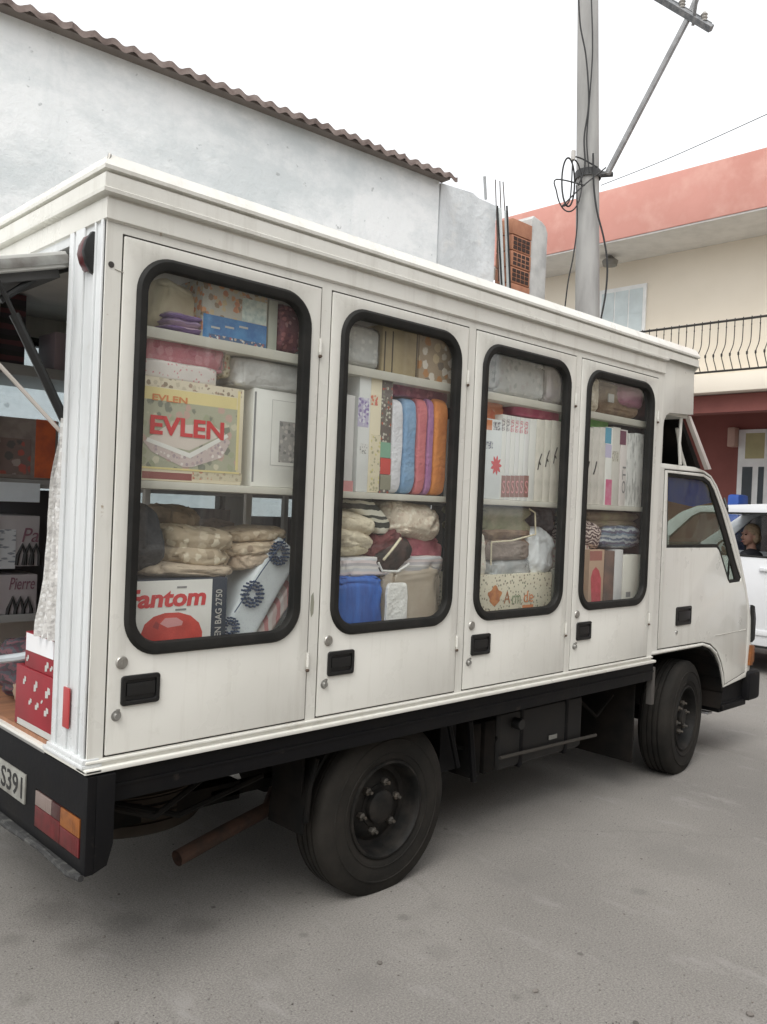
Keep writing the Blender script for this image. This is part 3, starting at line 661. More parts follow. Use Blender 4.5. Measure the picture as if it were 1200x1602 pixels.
# ---- window one, top shelf
A = .11
soft('pillow', 'cream pillow leaning in the top left of the first window', 'pillow', 238, 324, 440, 524, .13, .2, cloth('cream pillow', (.66,.60,.44), (.6,.53,.38), bmp=.1), T1, rot=-14, e=.5, amp=.012, seed=1)
soft('folded_throw', 'mauve and purple folded throw beside the cream pillow', 'throw', 262, 328, 488, 530, .066, .3, ST('mauve layers', [(.33,.24,.36),(.2,.13,.28),(.4,.3,.38)], 2, 22), T1, layers=3, seed=2, amp=.01)
o = carton('bedding_pack', 'bedding pack with orange floral picture and blue band on the top shelf', 'bedding pack', 316, 418, 446, 543, .072, .3, PR('autumn floral', (.4,.38,.33), [(.42,.14,.05),(.5,.22,.08),(.2,.12,.06),(.45,.35,.2)], 40, .45), T1)
fp(o, 'blue_band', 317, 417, 500, 545, M('blue print', (.03,.12,.3), .4, col2=(.06,.2,.4), scale=20)); fp(o, 'pale_panel', 379, 417, 470, 506, M('pale aqua print', (.5,.55,.5), .5, col2=(.3,.38,.36), scale=40))
fp(o, 'thumbnail_row', 326, 415, 530, 541, PR('thumbnails', (.05,.1,.2), [(.5,.4,.3),(.3,.1,.1),(.6,.6,.6)], 80, .4, bmp=0), 2)
for u in (330, 352, 374): fp(o, 'white_dash', u, u+14, 511, 514, platew, 2)
carton('bedding_pack', 'pale green narrow pack between the floral pack and maroon pack', 'bedding pack', 420, 434, 470, 547, .08, .3, M('pale green pack', (.4,.42,.36), .5), T1)
soft('bedding_pack', 'dark maroon patterned bundle at the right end of the top shelf', 'bedding pack', 434, 476, 474, 556, .075, .3, PR('maroon paisley', (.16,.05,.06), [(.3,.12,.12),(.1,.03,.05),(.35,.2,.2)], 45, .4), T1, seed=4, e=.35)
# ---- window one, middle shelf
o = carton('evlen_box'.replace('evlen','tablecloth'), 'tablecloth box with EVLEN in red letters and a tablecloth picture', 'box', 222, 380, 598, 754, .075, .28, cardc, T2)
fp(o, 'floral_top', 222, 379, 598, 612, PR('brown floral on cream', (.62,.56,.44), [(.2,.15,.1),(.45,.4,.3),(.3,.2,.15)], 45, .38, bmp=0))
fp(o, 'yellow_band', 224, 371, 613, 632, yellow, 1); fl(o, 'EVLEN', 238, 293, 619, 629, orange, 3, bold=.02)
fp(o, 'picture', 224, 371, 632, 734, PR('garden blur', (.36,.36,.27), [(.45,.3,.26),(.28,.3,.2),(.5,.47,.36),(.15,.16,.13)], 28, .4, bmp=0))
pp(o, 'tablecloth_picture', [(224,690),(232,686),(296,712),(352,682),(360,692),(347,716),(300,731),(286,731),(236,706)], PR('lace picture', (.5,.42,.4), [(.3,.24,.26),(.62,.58,.55),(.4,.3,.3)], 70, .4, bmp=0), 3)
pp(o, 'cloth_edge', [(230,684),(296,709),(354,679),(357,684),(297,717),(228,690)], cardw, 4)
pp(o, 'glow', [(225,690),(232,684),(262,665),(330,664),(352,679),(296,705)], M('pale print', (.56,.5,.45), .5), 2)
fl(o, 'EVLEN', 234, 350, 655, 684, redink, 5, bold=.03); 
fp(o, 'yellow_border', 370, 374, 612, 736, yellow, 2); fp(o, 'lower_border', 222, 374, 734, 737, yellow, 3)
fp(o, 'maroon_band', 222, 300, 739, 750, M('maroon band', (.25,.09,.08), .5)); fp(o, 'lower_print', 301, 378, 738, 752, PR('lower print', (.5,.45,.33), [(.3,.25,.18),(.4,.15,.1)], 60, .35, bmp=0))
soft('towel_pack', 'white pack with red script lying on the EVLEN box', 'towel pack', 224, 346, 566, 599, .075, .26, PR('white script pack', (.62,.58,.55), [(.5,.2,.22)], 60, .2, bmp=.1), None, seed=5, amp=.005, e=.25)
soft('towel_pack', 'pink and red flat pack topmost under the first shelf', 'towel pack', 226, 356, 534, 578, .078, .26, PR('pink pack', (.55,.16,.2), [(.6,.25,.28),(.4,.06,.1)], 25, .4, rough=.35), None, seed=6, amp=.006, e=.25, wrap=True)
soft('pouch', 'cream floral pouch at the end of the pink pack', 'pouch', 346, 366, 548, 590, .12, .16, PR('cream floral pouch', (.6,.55,.42), [(.25,.2,.1),(.5,.2,.15)], 60, .35), None, seed=7, rect=None)
o = carton('frame_box', 'white boxed picture frame beside the EVLEN box', 'box', 395, 476, 612, 756, .085, .26, cardw, T2)
fp(o, 'frame_line', 424, 474, 628, 730, M('thin grey line', (.4,.39,.38), .6), 1); fp(o, 'inner_white', 425, 474, 629, 729, cardw, 2); fp(o, 'photo', 436, 462, 660, 724, PR('grey picture', (.3,.29,.28), [(.15,.15,.15),(.45,.42,.4)], 50, .4, bmp=0), 3)
fp(o, 'shade_edge', 396, 399, 612, 754, greyink, 1)
soft('white_packs', 'stack of flat white packs on top of the boxed frame', 'towel pack', 372, 478, 564, 611, .08, .28, whitec, None, layers=3, seed=8, amp=.006, e=.25, wrap=True)
carton('dark_box', 'brownish box edge between the EVLEN box and the boxed frame', 'box', 381, 396, 606, 752, .20, .2, M('brown carton', (.2,.15,.13), .7), T2)
# ---- window one, lower
soft('dark_coat', 'dark grey garment bundled at the left of the lower first window', 'garment', 195, 274, 788, 900, .10, .24, cloth('charcoal cloth', (.03,.03,.032), (.05,.048,.05)), None, seed=9, e=.7, amp=.02, fs=7, rot=8, taper=.35)
soft('quilt', 'folded beige quilt with wavy white stitching under the middle shelf', 'quilt', 262, 378, 824, 894, .13, .3, PR('beige damask', (.42,.34,.24), [(.60,.54,.42),(.27,.21,.14),(.5,.43,.32)], 24, .42, bmp=.6, bscale=18), None, seed=10, e=.55, amp=.02, layers=2, rot=-6)
soft('quilt', 'crumpled tan blanket heaped above the beige quilt', 'quilt', 250, 330, 790, 840, .24, .25, cloth('tan blanket', (.34,.26,.18), (.22,.17,.12)), None, seed=11, e=.7, amp=.03)
soft('quilt', 'brownish blanket heaped behind the rolled quilts', 'quilt', 318, 385, 815, 845, .34, .22, cloth('brown blanket', (.2,.15,.12)), None, seed=15, e=.7, amp=.03)
soft('rolled_quilt', 'upper of three rolled beige quilts', 'quilt', 372, 462, 826, 850, .13, .3, PR('beige roll', (.42,.33,.23), [(.52,.44,.33),(.28,.2,.14)], 32, .4, bmp=.6, bscale=22), None, seed=12, e=.6, amp=.01, rot=4, group='rolled beige quilts')
soft('rolled_quilt', 'middle of three rolled beige quilts', 'quilt', 370, 458, 844, 870, .12, .3, PR('beige roll b', (.45,.36,.26), [(.54,.46,.35),(.3,.22,.16)], 30, .4, bmp=.6, bscale=22), None, seed=13, e=.6, amp=.01, rot=6, group='rolled beige quilts')
soft('rolled_quilt', 'lowest of three rolled beige quilts', 'quilt', 372, 448, 862, 892, .12, .3, cloth('beige roll c', (.46,.37,.28), (.3,.23,.17)), None, seed=14, e=.6, amp=.012, rot=8, group='rolled beige quilts')
soft('cushion', 'long flat beige cushion lying on the red and white vacuum cleaner box', 'cushion', 222, 382, 882, 906, .11, .3, cloth('oat cushion', (.46,.38,.29), (.36,.29,.22)), None, seed=16, e=.6, amp=.008, rot=-2)
o = carton('vacuum_cleaner_box', 'white and red vacuum cleaner box with Fantom lettering and navy edge', 'box', 200, 354, 906, 1012, .09, .26, navy, T3)
fp(o, 'white_front', 196, 330, 908, 1030, cardw, 1)
fl(o, 'Fantom', 196, 322, 921, 950, redink, 3, bold=.035, shear=.12); fp(o, 'accent_mark', 277, 292, 917, 920, greyink, 3); fp(o, 'accent_mark', 274, 291, 952, 955, greyink, 3)
pp(o, 'vacuum_picture', [(220,1012),(219,995),(226,977),(240,965),(258,959),(280,958),(298,963),(311,974),(316,988),(315,1012)], M('vacuum red', (.5,.05,.035), .4, col2=(.38,.03,.02), scale=14), 2)
pp(o, 'vacuum_handle', [(250,976),(258,967),(276,966),(286,972),(284,978),(262,982)], pinkink, 3); pp(o, 'vacuum_nozzle', [(238,981),(244,972),(249,976),(247,985)], M('deep red', (.25,.02,.02), .5), 3)
fl(o, 'TEN BAG 2750', 336, 346, 922, 1004, platew, 3, rot=90, bold=.01)
o = soft('patterned_towel', 'white towel with navy rosettes leaning aslant in the lower first window', 'towel', 372, 450, 0, 0, .12, .2, PR('white towel weave', (.56,.6,.62), [(.5,.53,.56)], 90, .3), None, rot=56, e=.22, seed=17, amp=.003, rect=(lambda p: (p.x-.25, p.x+.25, p.z-.078, p.z+.078))(px(409, 932, 1, .12)))
navyink = M('navy rosette dye', (.02,.04,.09), .9)
for (u, v, rr) in ((398,930,.05),(440,866,.046),(362,984,.042)):
    p = px(u, v, 1, .10); b = MB()
    for ring, n_, s_ in ((.45,8,.10),(.72,14,.11),(1.0,18,.09)):
        for k in range(n_):
            a = 2*math.pi*k/n_; q = Vector((p.x+rr*ring*math.cos(a), .108, p.z+rr*ring*math.sin(a)))
            b.lathe([(0,-.003),(rr*s_,-.002),(rr*s_,.012)], q, (0,1,0), 7)
    b.build('rosette', navyink, o)
b = MB(); b.tube([px(367,958,1,.105), px(410,893,1,.105), px(446,843,1,.105)], .0022, 6); b.build('border_line', navyink, o)
soft('rolled_towel', 'pinkish striped towel beneath the rosette towel', 'towel', 0,0,0,0, .14, .2, ST('pink towel stripes', [(.5,.4,.38),(.45,.2,.2),(.55,.5,.48)], 0, 18), None, rot=50, e=.4, seed=18, amp=.006, rect=(lambda p: (p.x-.22, p.x+.22, p.z-.035, p.z+.035))(px(430, 968, 1, .14)))
soft('plastic_bag', 'crumpled clear bag in the lower right corner of the first window', 'bag', 425, 470, 950, 1000, .15, .2, cloth('grey bag', (.2,.21,.21), (.4,.4,.4)), T3, seed=19, e=.6, amp=.02, wrap=True)
# ---- window two
C = .072
soft('lace_pack', 'white lace pack at the top left of the second window', 'bedding pack', 540, 597, 508, 590, C, .3, PR('white lace', (.56,.56,.53), [(.48,.48,.46),(.64,.64,.6)], 40, .4, bmp=.3), T1, seed=21, e=.25, amp=.006, wrap=True)
o = carton('khaki_bag', 'khaki zip bag with dark seams on the top shelf of the second window', 'bag', 598, 655, 512, 594, C, .3, M('khaki vinyl', (.36,.29,.17), .45, col2=(.28,.22,.13), scale=8, bmp=.2, bscale=12), T1, bev=.012)
for u in (601, 613, 651): fp(o, 'dark_seam', u, u+2, 518, 590, M('seam brown', (.08,.06,.04), .7), 1)
carton('photo_pack', 'brown and white picture pack at the top right of the second window', 'bedding pack', 656, 712, 524, 606, C, .3, PR('brown picture', (.34,.26,.18), [(.6,.56,.5),(.4,.18,.06),(.15,.12,.1),(.5,.4,.25)], 22, .45, bmp=0), T1)
def spine(label, uL, uR, vT, mat, vB=772, y=C, group=None, dep=.24): return carton('curtain_box', label, 'box', uL, uR, vT, vB, y, dep, mat, T2, group=group)
o = spine('short plain white box at the left of the second window', 533, 553, 617, M('plain white card', (.58,.57,.56), .5)); fp(o, 'pink_foot', 535, 552, 752, 770, pinkink)
carton('dark_grey_box', 'grey narrow box behind the short white box', 'box', 553, 560, 600, 770, .14, .2, M('grey violet', (.2,.19,.22), .6), T2)
o = spine('white box with violet flower print', 560, 578, 588, M('white card', (.62,.63,.62), .5)); fp(o, 'violet_print', 560, 577, 622, 668, PR('violet flowers', (.45,.42,.55), [(.2,.15,.35),(.6,.6,.65)], 60, .45, bmp=0)); fp(o, 'grey_sprig', 563, 576, 694, 710, PR('sprig', (.6,.6,.58), [(.15,.15,.15)], 90, .3, bmp=0))
o = spine('cream box with small red flower', 578, 595, 590, cardc); fp(o, 'red_flower', 580, 591, 618, 634, PR('red flower', (.6,.52,.4), [(.55,.12,.06),(.5,.06,.05)], 80, .5, bmp=0)); fp(o, 'lower_flowers', 579, 594, 680, 768, PR('lower flowers', (.6,.54,.4), [(.3,.28,.18),(.5,.45,.2)], 55, .35, bmp=0))
o = spine('dark floral box with green and red squares', 595, 612, 592, PR('dark mosaic', (.12,.1,.09), [(.5,.48,.42),(.35,.08,.05),(.2,.2,.16)], 60, .36, bmp=0)); fp(o, 'green_square', 595, 611, 692, 716, M('green square', (.18,.33,.24), .6)); fp(o, 'red_square', 595, 611, 717, 742, M('red square', (.5,.07,.06), .6)); fp(o, 'olive_square', 595, 611, 743, 766, M('olive square', (.25,.24,.18), .6))
soft('towel_pack', 'maroon flat pack lying over the coloured towels', 'towel pack', 610, 706, 598, 626, .11, .26, PR('maroon gloss', (.2,.05,.09), [(.3,.1,.14),(.14,.03,.06)], 30, .4, rough=.35), None, seed=24, e=.25, amp=.004)
for lab, u0, u1, c, c2 in (('white folded towel standing at the left of the blue one', 612, 632, (.6,.6,.63), (.5,.5,.53)), ('blue folded towel standing between white and coral ones', 632, 653, (.16,.27,.42), (.22,.33,.46)),
        ('coral folded towel standing right of the blue one', 653, 669, (.5,.16,.17), (.42,.12,.14)), ('purple folded towel standing between coral and orange ones', 669, 679, (.33,.16,.3), (.28,.12,.26)), ('orange folded towel standing at the right end', 679, 702, (.58,.22,.06), (.5,.17,.05))):
    soft('folded_towel', lab, 'towel', u0, u1, 622, 772, C, .24, cloth(lab[:10]+' cloth', c, c2), T2, e=.3, amp=.004, seed=u0, group='folded towels standing in a row')
soft('rolled_towel', 'cream folded towel on the left under the middle shelf of the second window', 'towel', 530, 598, 800, 866, C, .28, cloth('cream terry', (.58,.52,.4), (.46,.4,.3)), None, seed=25, e=.6, amp=.014, layers=2, rot=-8)
soft('rolled_towel', 'small cream towel below the cream folded towel', 'towel', 532, 588, 838, 872, .09, .2, cloth('cream terry b', (.6,.54,.4), (.5,.43,.3)), None, seed=26, e=.65, amp=.01)
soft('lace_roll', 'roll of black and white lace ribbon lying aslant', 'lace roll', 0,0,0,0, .09, .2, ST('black and white lace', [(.04,.04,.035),(.5,.48,.4),(.06,.06,.05),(.58,.56,.48),(.58,.56,.48),(.05,.05,.04)], 2, 13, wob=.03), None, rot=-38, e=.45, seed=27, amp=.004, rect=(lambda p: (p.x-.13, p.x+.13, p.z-.05, p.z+.05))(px(589, 806, 1, .09)))
soft('lace_bundle', 'cream crochet lace bundle at the upper right under the shelf', 'lace bundle', 612, 700, 786, 846, C, .3, PR('cream crochet', (.6,.52,.42), [(.48,.38,.3),(.66,.6,.5)], 55, .4, bmp=.6, bscale=40), None, seed=28, e=.6, amp=.02, rot=-8)
soft('cloth', 'pinkish red towel below the crochet lace bundle', 'towel', 622, 702, 836, 884, .12, .28, cloth('rose terry', (.34,.09,.12), (.42,.16,.18)), None, seed=29, e=.6, amp=.014)
soft('cloth', 'dark maroon cloth crumpled in the middle of the second window', 'cloth', 574, 640, 830, 872, .08, .2, cloth('wine cloth', (.10,.03,.03), (.16,.05,.05)), None, seed=30, e=.75, amp=.025, rot=18)
soft('garment', 'black and brown garment with white trim draped over the white sheets', 'garment', 592, 656, 846, 894, .065, .2, cloth('black brown cloth', (.02,.018,.017), (.07,.04,.035)), None, seed=31, e=.75, amp=.018, rot=22)
b = MB(); b.tube([px(592,880,1,.06), px(598,893,1,.055), px(622,894,1,.055), px(640,882,1,.06)], .005, 6); tr1 = b.build('white_trim', whitec, bpy.data.objects['garment'])
b = MB(); b.tube([px(600,876,1,.055), px(612,862,1,.05), px(627,842,1,.05)], .006, 6); b.build('white_trim', cream, bpy.data.objects['garment'])
soft('folded_sheets', 'white and grey folded sheets laid across the second window', 'sheets', 527, 700, 870, 902, .09, .3, ST('sheet edges', [(.6,.58,.56),(.42,.4,.42),(.62,.55,.55),(.5,.5,.52)], 2, 20), None, seed=32, e=.25, amp=.006, layers=3)
soft('bedding_bag', 'bright blue bedding bag in the lower left of the second window', 'bag', 522, 604, 900, 985, C, .3, M('bright blue nonwoven', (.03,.12,.42), .6, col2=(.02,.07,.28), scale=7, stretch=(3,1,.6), bmp=.4, bscale=14), T3, seed=33, e=.3, amp=.012)
soft('bedding_bag', 'clear zipped bag of cream bedding beside the bright blue bag', 'bag', 604, 696, 886, 985, C, .3, M('cream satin', (.55,.47,.37), .5, col2=(.45,.36,.27), scale=5, bmp=.4, bscale=8), T3, seed=34, e=.3, amp=.014, wrap=True)
soft('paper_sheet', 'white folded insert in front of the cream bedding', 'insert', 606, 638, 912, 978, .052, .02, whitec, T3, seed=35, e=.3, amp=.004)
# ---- window three
soft('bedding_bag', 'bag of white grey patterned bedding on the top shelf of the third window', 'bag', 768, 856, 556, 632, C, .3, PR('white sketch print', (.56,.57,.56), [(.35,.37,.36),(.62,.62,.6),(.45,.42,.42)], 28, .36, bmp=.3), T1, seed=41, e=.25, amp=.008, wrap=True)
soft('bedding_bag', 'tan striped pack at the left end of the third top shelf', 'bedding pack', 752, 769, 552, 622, C, .3, PR('tan print', (.42,.38,.3), [(.3,.26,.2),(.5,.48,.4)], 30, .4), T1, seed=42, e=.25, amp=.006)
soft('bedding_bag', 'pale mauve plastic pack at the right end of the third top shelf', 'bedding pack', 855, 884, 572, 642, C, .3, cloth('mauve pack', (.45,.4,.42), (.55,.52,.48)), T1, seed=43, e=.3, amp=.01, wrap=True)
soft('towel_pack', 'orange plastic pack on the left of the third middle shelf', 'towel pack', 752, 792, 625, 672, .12, .2, PR('orange plastic', (.5,.17,.08), [(.55,.3,.22),(.45,.1,.05)], 25, .4, rough=.35), None, seed=44, e=.35, amp=.01)
soft('towel_pack', 'magenta flat pack lying on the white boxes', 'towel pack', 808, 880, 634, 656, .11, .24, M('magenta pack', (.42,.07,.14), .4, col2=(.5,.14,.2), scale=14), None, seed=45, e=.25, amp=.004)
o = spine('white box with big red flower at the left of the third window', 752, 784, 655, M('cool white card', (.6,.63,.63), .5), 784)
Y = C; p = px(776, 728, 1, Y); b = MB(); lp = []
for k in range(36):
    a = 2*math.pi*k/36; r_ = .035*(1+.3*math.cos(9*a)); lp.append((p.x+r_*math.cos(a), p.z+r_*1.15*math.sin(a)))
b.plate([lp], Y-.0015, Y-.0008); b.build('red_flower', redink, o, 0)
fp(o, 'blue_mark', 759, 771, 690, 702, PR('blue mark', (.5,.52,.52), [(.05,.06,.12)], 90, .4, bmp=0)); fp(o, 'dark_mark', 772, 783, 660, 673, PR('dark mark', (.5,.5,.5), [(.03,.03,.05)], 80, .4, bmp=0)); fp(o, 'orange_mark', 753, 770, 656, 672, orange)
ed = [784, 791, 798, 805, 812, 819, 827, 838]
labs = ['first narrow white box right of the red flower box', 'second narrow white box right of the red flower box', 'third narrow white box right of the red flower box', 'fourth narrow white box right of the red flower box', 'fifth narrow white box right of the red flower box', 'sixth narrow white box, with a red top mark', 'wide white box left of the grey twig boxes']
for i in range(7):
    o = spine(labs[i], ed[i], ed[i+1]-.4, 648+i*1.2, M('card row %d' % i, (.60-.02*(i%2),.60-.02*(i%2),.57), .5), 784, group='narrow white boxes with red marks')
    if i < 6:
        fp(o, 'top_mark', ed[i]+1, ed[i+1]-1, 655+i, 674+i, PR('top mark %d' % i, (.58,.55,.54), [(.1,.1,.1) if i < 2 else (.45,.07,.1)], 120, .45, bmp=0))
        fp(o, 'brown_block', ed[i], ed[i+1]-.4, 744, 778, M('brown block', (.24,.12,.1), .6)); fl(o, 'S', ed[i]+1.5, ed[i+1]-1.5, 752, 772, pinkink, 3, name='print_mark')
for i, (u0, u1) in enumerate(((838,851),(851,862),(862,876))):
    o = spine('%s of three cream boxes with dark twig print' % ('left','middle','right')[i] if 0 else ('left', 'middle', 'right')[i]+' one of three cream boxes with a dark twig print', u0, u1-.4, 656+i, M('twig card %d' % i, (.58,.55,.49), .5, col2=(.5,.48,.42), scale=16), 784, group='cream boxes with a twig print')
    b = MB(); um = (u0+u1)/2; b.tube([px(um-3,735-i*5,1,C-.001), px(um-1,722-i*5,1,C-.001), px(um+3,710-i*5,1,C-.001)], .003, 5); b.tube([px(um-1,722-i*5,1,C-.001), px(um+1,727-i*5,1,C-.001)], .004, 5); b.build('twig_print', ink, o)
soft('quilt', 'olive green folded quilt with pale piping in the third window', 'quilt', 752, 838, 792, 836, .12, .3, cloth('olive quilt', (.2,.2,.12), (.28,.25,.17)), None, seed=46, e=.3, amp=.008, layers=2)
soft('quilt', 'brown folded quilt below the olive green one', 'quilt', 756, 838, 826, 862, .11, .3, cloth('brown quilt', (.17,.11,.08), (.25,.18,.12)), None, seed=47, e=.35, amp=.01, layers=2)
soft('quilt', 'grey brown cushion with cream edge in front of the brown quilt', 'quilt', 768, 834, 846, 878, .09, .2, cloth('taupe cushion', (.2,.16,.14), (.26,.22,.19)), None, seed=48, e=.4, amp=.008)
b = MB(); b.tube([px(768,884,1,.085), px(769,848,1,.08), px(800,846,1,.08), px(838,836,1,.085), px(837,802,1,.09), px(828,796,1,.1)], .005, 6); o = b.build('quilt_piping', cream, bpy.data.objects['quilt'] if 0 else None); tag(o, 'cream braided cord looped over the quilts in the third window', 'cord')
soft('plastic_bag', 'white plastic bag bulging at the right of the third window', 'bag', 830, 872, 826, 905, .09, .24, M('white bag plastic', (.6,.62,.63), .35, col2=(.5,.52,.54), scale=6, bmp=.5, bscale=14), None, seed=49, e=.6, amp=.02)
soft('plastic_bag', 'clear grey plastic bag below the taupe cushion', 'bag', 766, 838, 874, 906, .10, .22, M('silver bag', (.38,.41,.42), .3, col2=(.55,.56,.56), scale=9, bmp=.6, bscale=18), None, seed=50, e=.45, amp=.014, wrap=True)
soft('pillow', 'white speckled pillow standing at the lower left of the third window', 'pillow', 746, 766, 830, 910, .09, .22, PR('speckled white', (.56,.53,.46), [(.4,.4,.33),(.5,.35,.3)], 50, .25), None, seed=51, e=.5, amp=.006, taper=.4)
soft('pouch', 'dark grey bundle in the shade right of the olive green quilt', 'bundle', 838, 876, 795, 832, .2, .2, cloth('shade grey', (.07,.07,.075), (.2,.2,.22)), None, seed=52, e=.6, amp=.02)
o = carton('dotted_box', 'cream dotted box with an orange swirl at the bottom of the third window', 'box', 744, 862, 898, 975, .085, .26, PR('dotted card', (.58,.54,.43), [(.12,.13,.09),(.2,.16,.12)], 52, .27, bmp=0, mod=.1), T3)
b = MB(); p = px(774, 932, 1, .085)
b.plate([[(p.x+.052*(1+.18*math.sin(5*a))*math.cos(a), p.z+.046*(1+.18*math.cos(4*a))*math.sin(a)) for a in [2*math.pi*k/40 for k in range(40)]]], .0835, .0845); b.build('orange_swirl', M('swirl orange', (.45,.18,.06), .6, col2=(.3,.1,.04), scale=30), o, 0)
fl(o, 'A', 788, 798, 925, 944, M('brown letters', (.3,.12,.05), .6), 3); fl(o, 'rm', 801, 814, 931, 944, M('green letters', (.2,.25,.15), .6), 3); fl(o, 'de', 819, 834, 924, 942, orange, 3); fp(o, 'orange_tag', 817, 834, 946, 952, orange, 2)
carton('grey_box', 'dark edged box to the right of the cream dotted box', 'box', 863, 872, 890, 965, .09, .24, M('olive grey card', (.2,.2,.17), .6), T3)
# ---- window four
o = soft('handbag', 'brown bag with white tag on the top shelf of the fourth window', 'bag', 934, 1006, 600, 666, C, .26, cloth('brown bag cloth', (.16,.11,.07), (.24,.18,.11)), T1, seed=61, e=.4, amp=.012); p = px(956,623,1,.064); b = MB(); b.box(p.x-.03,p.x+.03,.060,.068,p.z-.025,p.z+.025,.002); b.build('paper_tag', platew, o)
soft('pillow', 'dusty pink pillow at the top right of the fourth window', 'pillow', 970, 1014, 600, 640, .052, .2, M('pink satin', (.42,.17,.24), .45, col2=(.34,.12,.19), scale=6), None, seed=62, e=.6, amp=.01, wrap=True)
soft('bedding_pack', 'cream patterned pack at the top left of the fourth window', 'bedding pack', 918, 940, 588, 648, C, .26, PR('cream pattern', (.5,.44,.34), [(.35,.3,.22),(.56,.52,.44)], 34, .4), T1, seed=63, e=.3, amp=.006)
carton('green_pack', 'bright green flat pack above the white boxes of the fourth window', 'pack', 918, 952, 652, 670, .11, .2, M('bright green pack', (.12,.3,.08), .5, col2=(.2,.38,.12), scale=20))
soft('garment', 'black folded garment on top of the right white boxes of the fourth window', 'garment', 966, 1010, 662, 684, .11, .2, cloth('black knit', (.02,.02,.022)), None, seed=64, e=.4, amp=.01)
for i, (u0, u1) in enumerate(((914,926),(926,937),(937,947))):
    o = spine(('left', 'middle', 'right')[i]+' one of three off white sprig boxes in the fourth window', u0, u1-.4, 668, M('sprig card %d' % i, (.56,.53,.49), .5, col2=(.48,.46,.42), scale=14), 792, group='off white sprig boxes')
    if i < 2:
        b = MB(); um = (u0+u1)/2; b.tube([px(um-3,742,1,C-.001), px(um,732,1,C-.001), px(um+2,722,1,C-.001)], .004, 5); b.build('sprig_print', ink, o)
o = spine('white box fading from blue at the top to pink at the foot', 947, 957, 668, cardw, 792); fp(o, 'blue_fade', 947, 956.6, 669, 694, M('cyan print', (.1,.3,.42), .5)); fp(o, 'violet_fade', 947, 956.6, 695, 716, M('lilac print', (.45,.42,.55), .5)); fp(o, 'pink_fade', 947, 956.6, 750, 790, M('pink red print', (.48,.1,.2), .5, col2=(.5,.2,.28), scale=18))
o = spine('pale box with small dark spots', 957, 969, 668, M('spotted card', (.52,.5,.46), .5), 792); fp(o, 'spots', 958, 968, 706, 722, PR('spots', (.5,.48,.42), [(.12,.1,.08)], 110, .35, bmp=0))
o = spine('white box with a dark maroon top', 970, 980, 672, M('rose white card', (.58,.54,.52), .5), 792); fp(o, 'maroon_top', 970, 979.6, 674, 696, M('maroon top', (.14,.05,.08), .5)); fl(o, 'OTI', 973, 978, 730, 772, greyink, 3, rot=90, name='print_mark')
for i, (u0, u1) in enumerate(((980,992),(992,1006))):
    o = spine(('left', 'right')[i]+' one of two marbled white boxes at the right end', u0, u1-.4, 678, M('marbled card %d' % i, (.56,.56,.54), .5, col2=(.34,.34,.33), scale=14, lo=.5, hi=.62, stretch=(3,1,1)), 792, group='marbled white boxes')
soft('rolled_towel', 'taupe folded towel under the shelf of the fourth window', 'towel', 914, 1008, 800, 830, .12, .26, cloth('taupe towel', (.25,.2,.15), (.3,.27,.17)), None, seed=65, e=.4, amp=.01, layers=2)
soft('striped_pack', 'brown and white striped textile at the left of the fourth window', 'textile', 912, 948, 816, 858, .09, .24, ST('zebra cloth', [(.08,.05,.05),(.5,.42,.38)], 2, 45, wob=.12), None, seed=66, e=.5, amp=.012, rot=-14)
soft('towel_pack', 'blue and white plastic wrapped towel pack in the fourth window', 'towel pack', 946, 1008, 822, 858, .08, .24, ST('blue white pack', [(.45,.5,.52),(.1,.14,.22),(.5,.54,.56),(.2,.28,.36),(.12,.12,.2)], 2, 14, rough=.35, wob=.06), None, seed=67, e=.45, amp=.01, wrap=True)
o = carton('tall_box', 'tall box with a rounded red panel in the lower fourth window', 'box', 921, 944, 860, 960, C, .24, M('tan card', (.4,.28,.2), .5), T3)
pp(o, 'red_panel', [(925,945),(924,905),(927,893),(932,887),(937,893),(940,905),(939,945)], M('raspberry print', (.45,.07,.09), .5, col2=(.36,.05,.06), scale=30), 2); fp(o, 'brown_cap', 923, 942, 862, 877, M('rose brown print', (.3,.12,.1), .6))
carton('tall_box', 'tall white floral box left of the rounded red panel', 'box', 907, 920, 842, 960, .11, .24, PR('white pink floral', (.52,.48,.42), [(.4,.2,.2),(.3,.3,.22),(.58,.52,.48)], 45, .4, bmp=0), T3)
carton('tall_box', 'tall dark brown box right of the rounded red panel', 'box', 945, 960, 862, 960, C, .24, M('dark brown card', (.1,.075,.065), .6, col2=(.16,.1,.08), scale=10), T3)
carton('tall_box', 'tall slim grey white box between the dark brown and wide white boxes', 'box', 961, 973, 860, 960, C, .24, M('grey white card', (.5,.5,.5), .5), T3)
o = carton('tall_box', 'tall wide white box at the right end of the lower fourth window', 'box', 974, 1000, 868, 960, C, .24, M('warm white card', (.56,.55,.5), .5), T3); fp(o, 'leaf_mark', 979, 986, 926, 934, greyink, 1)
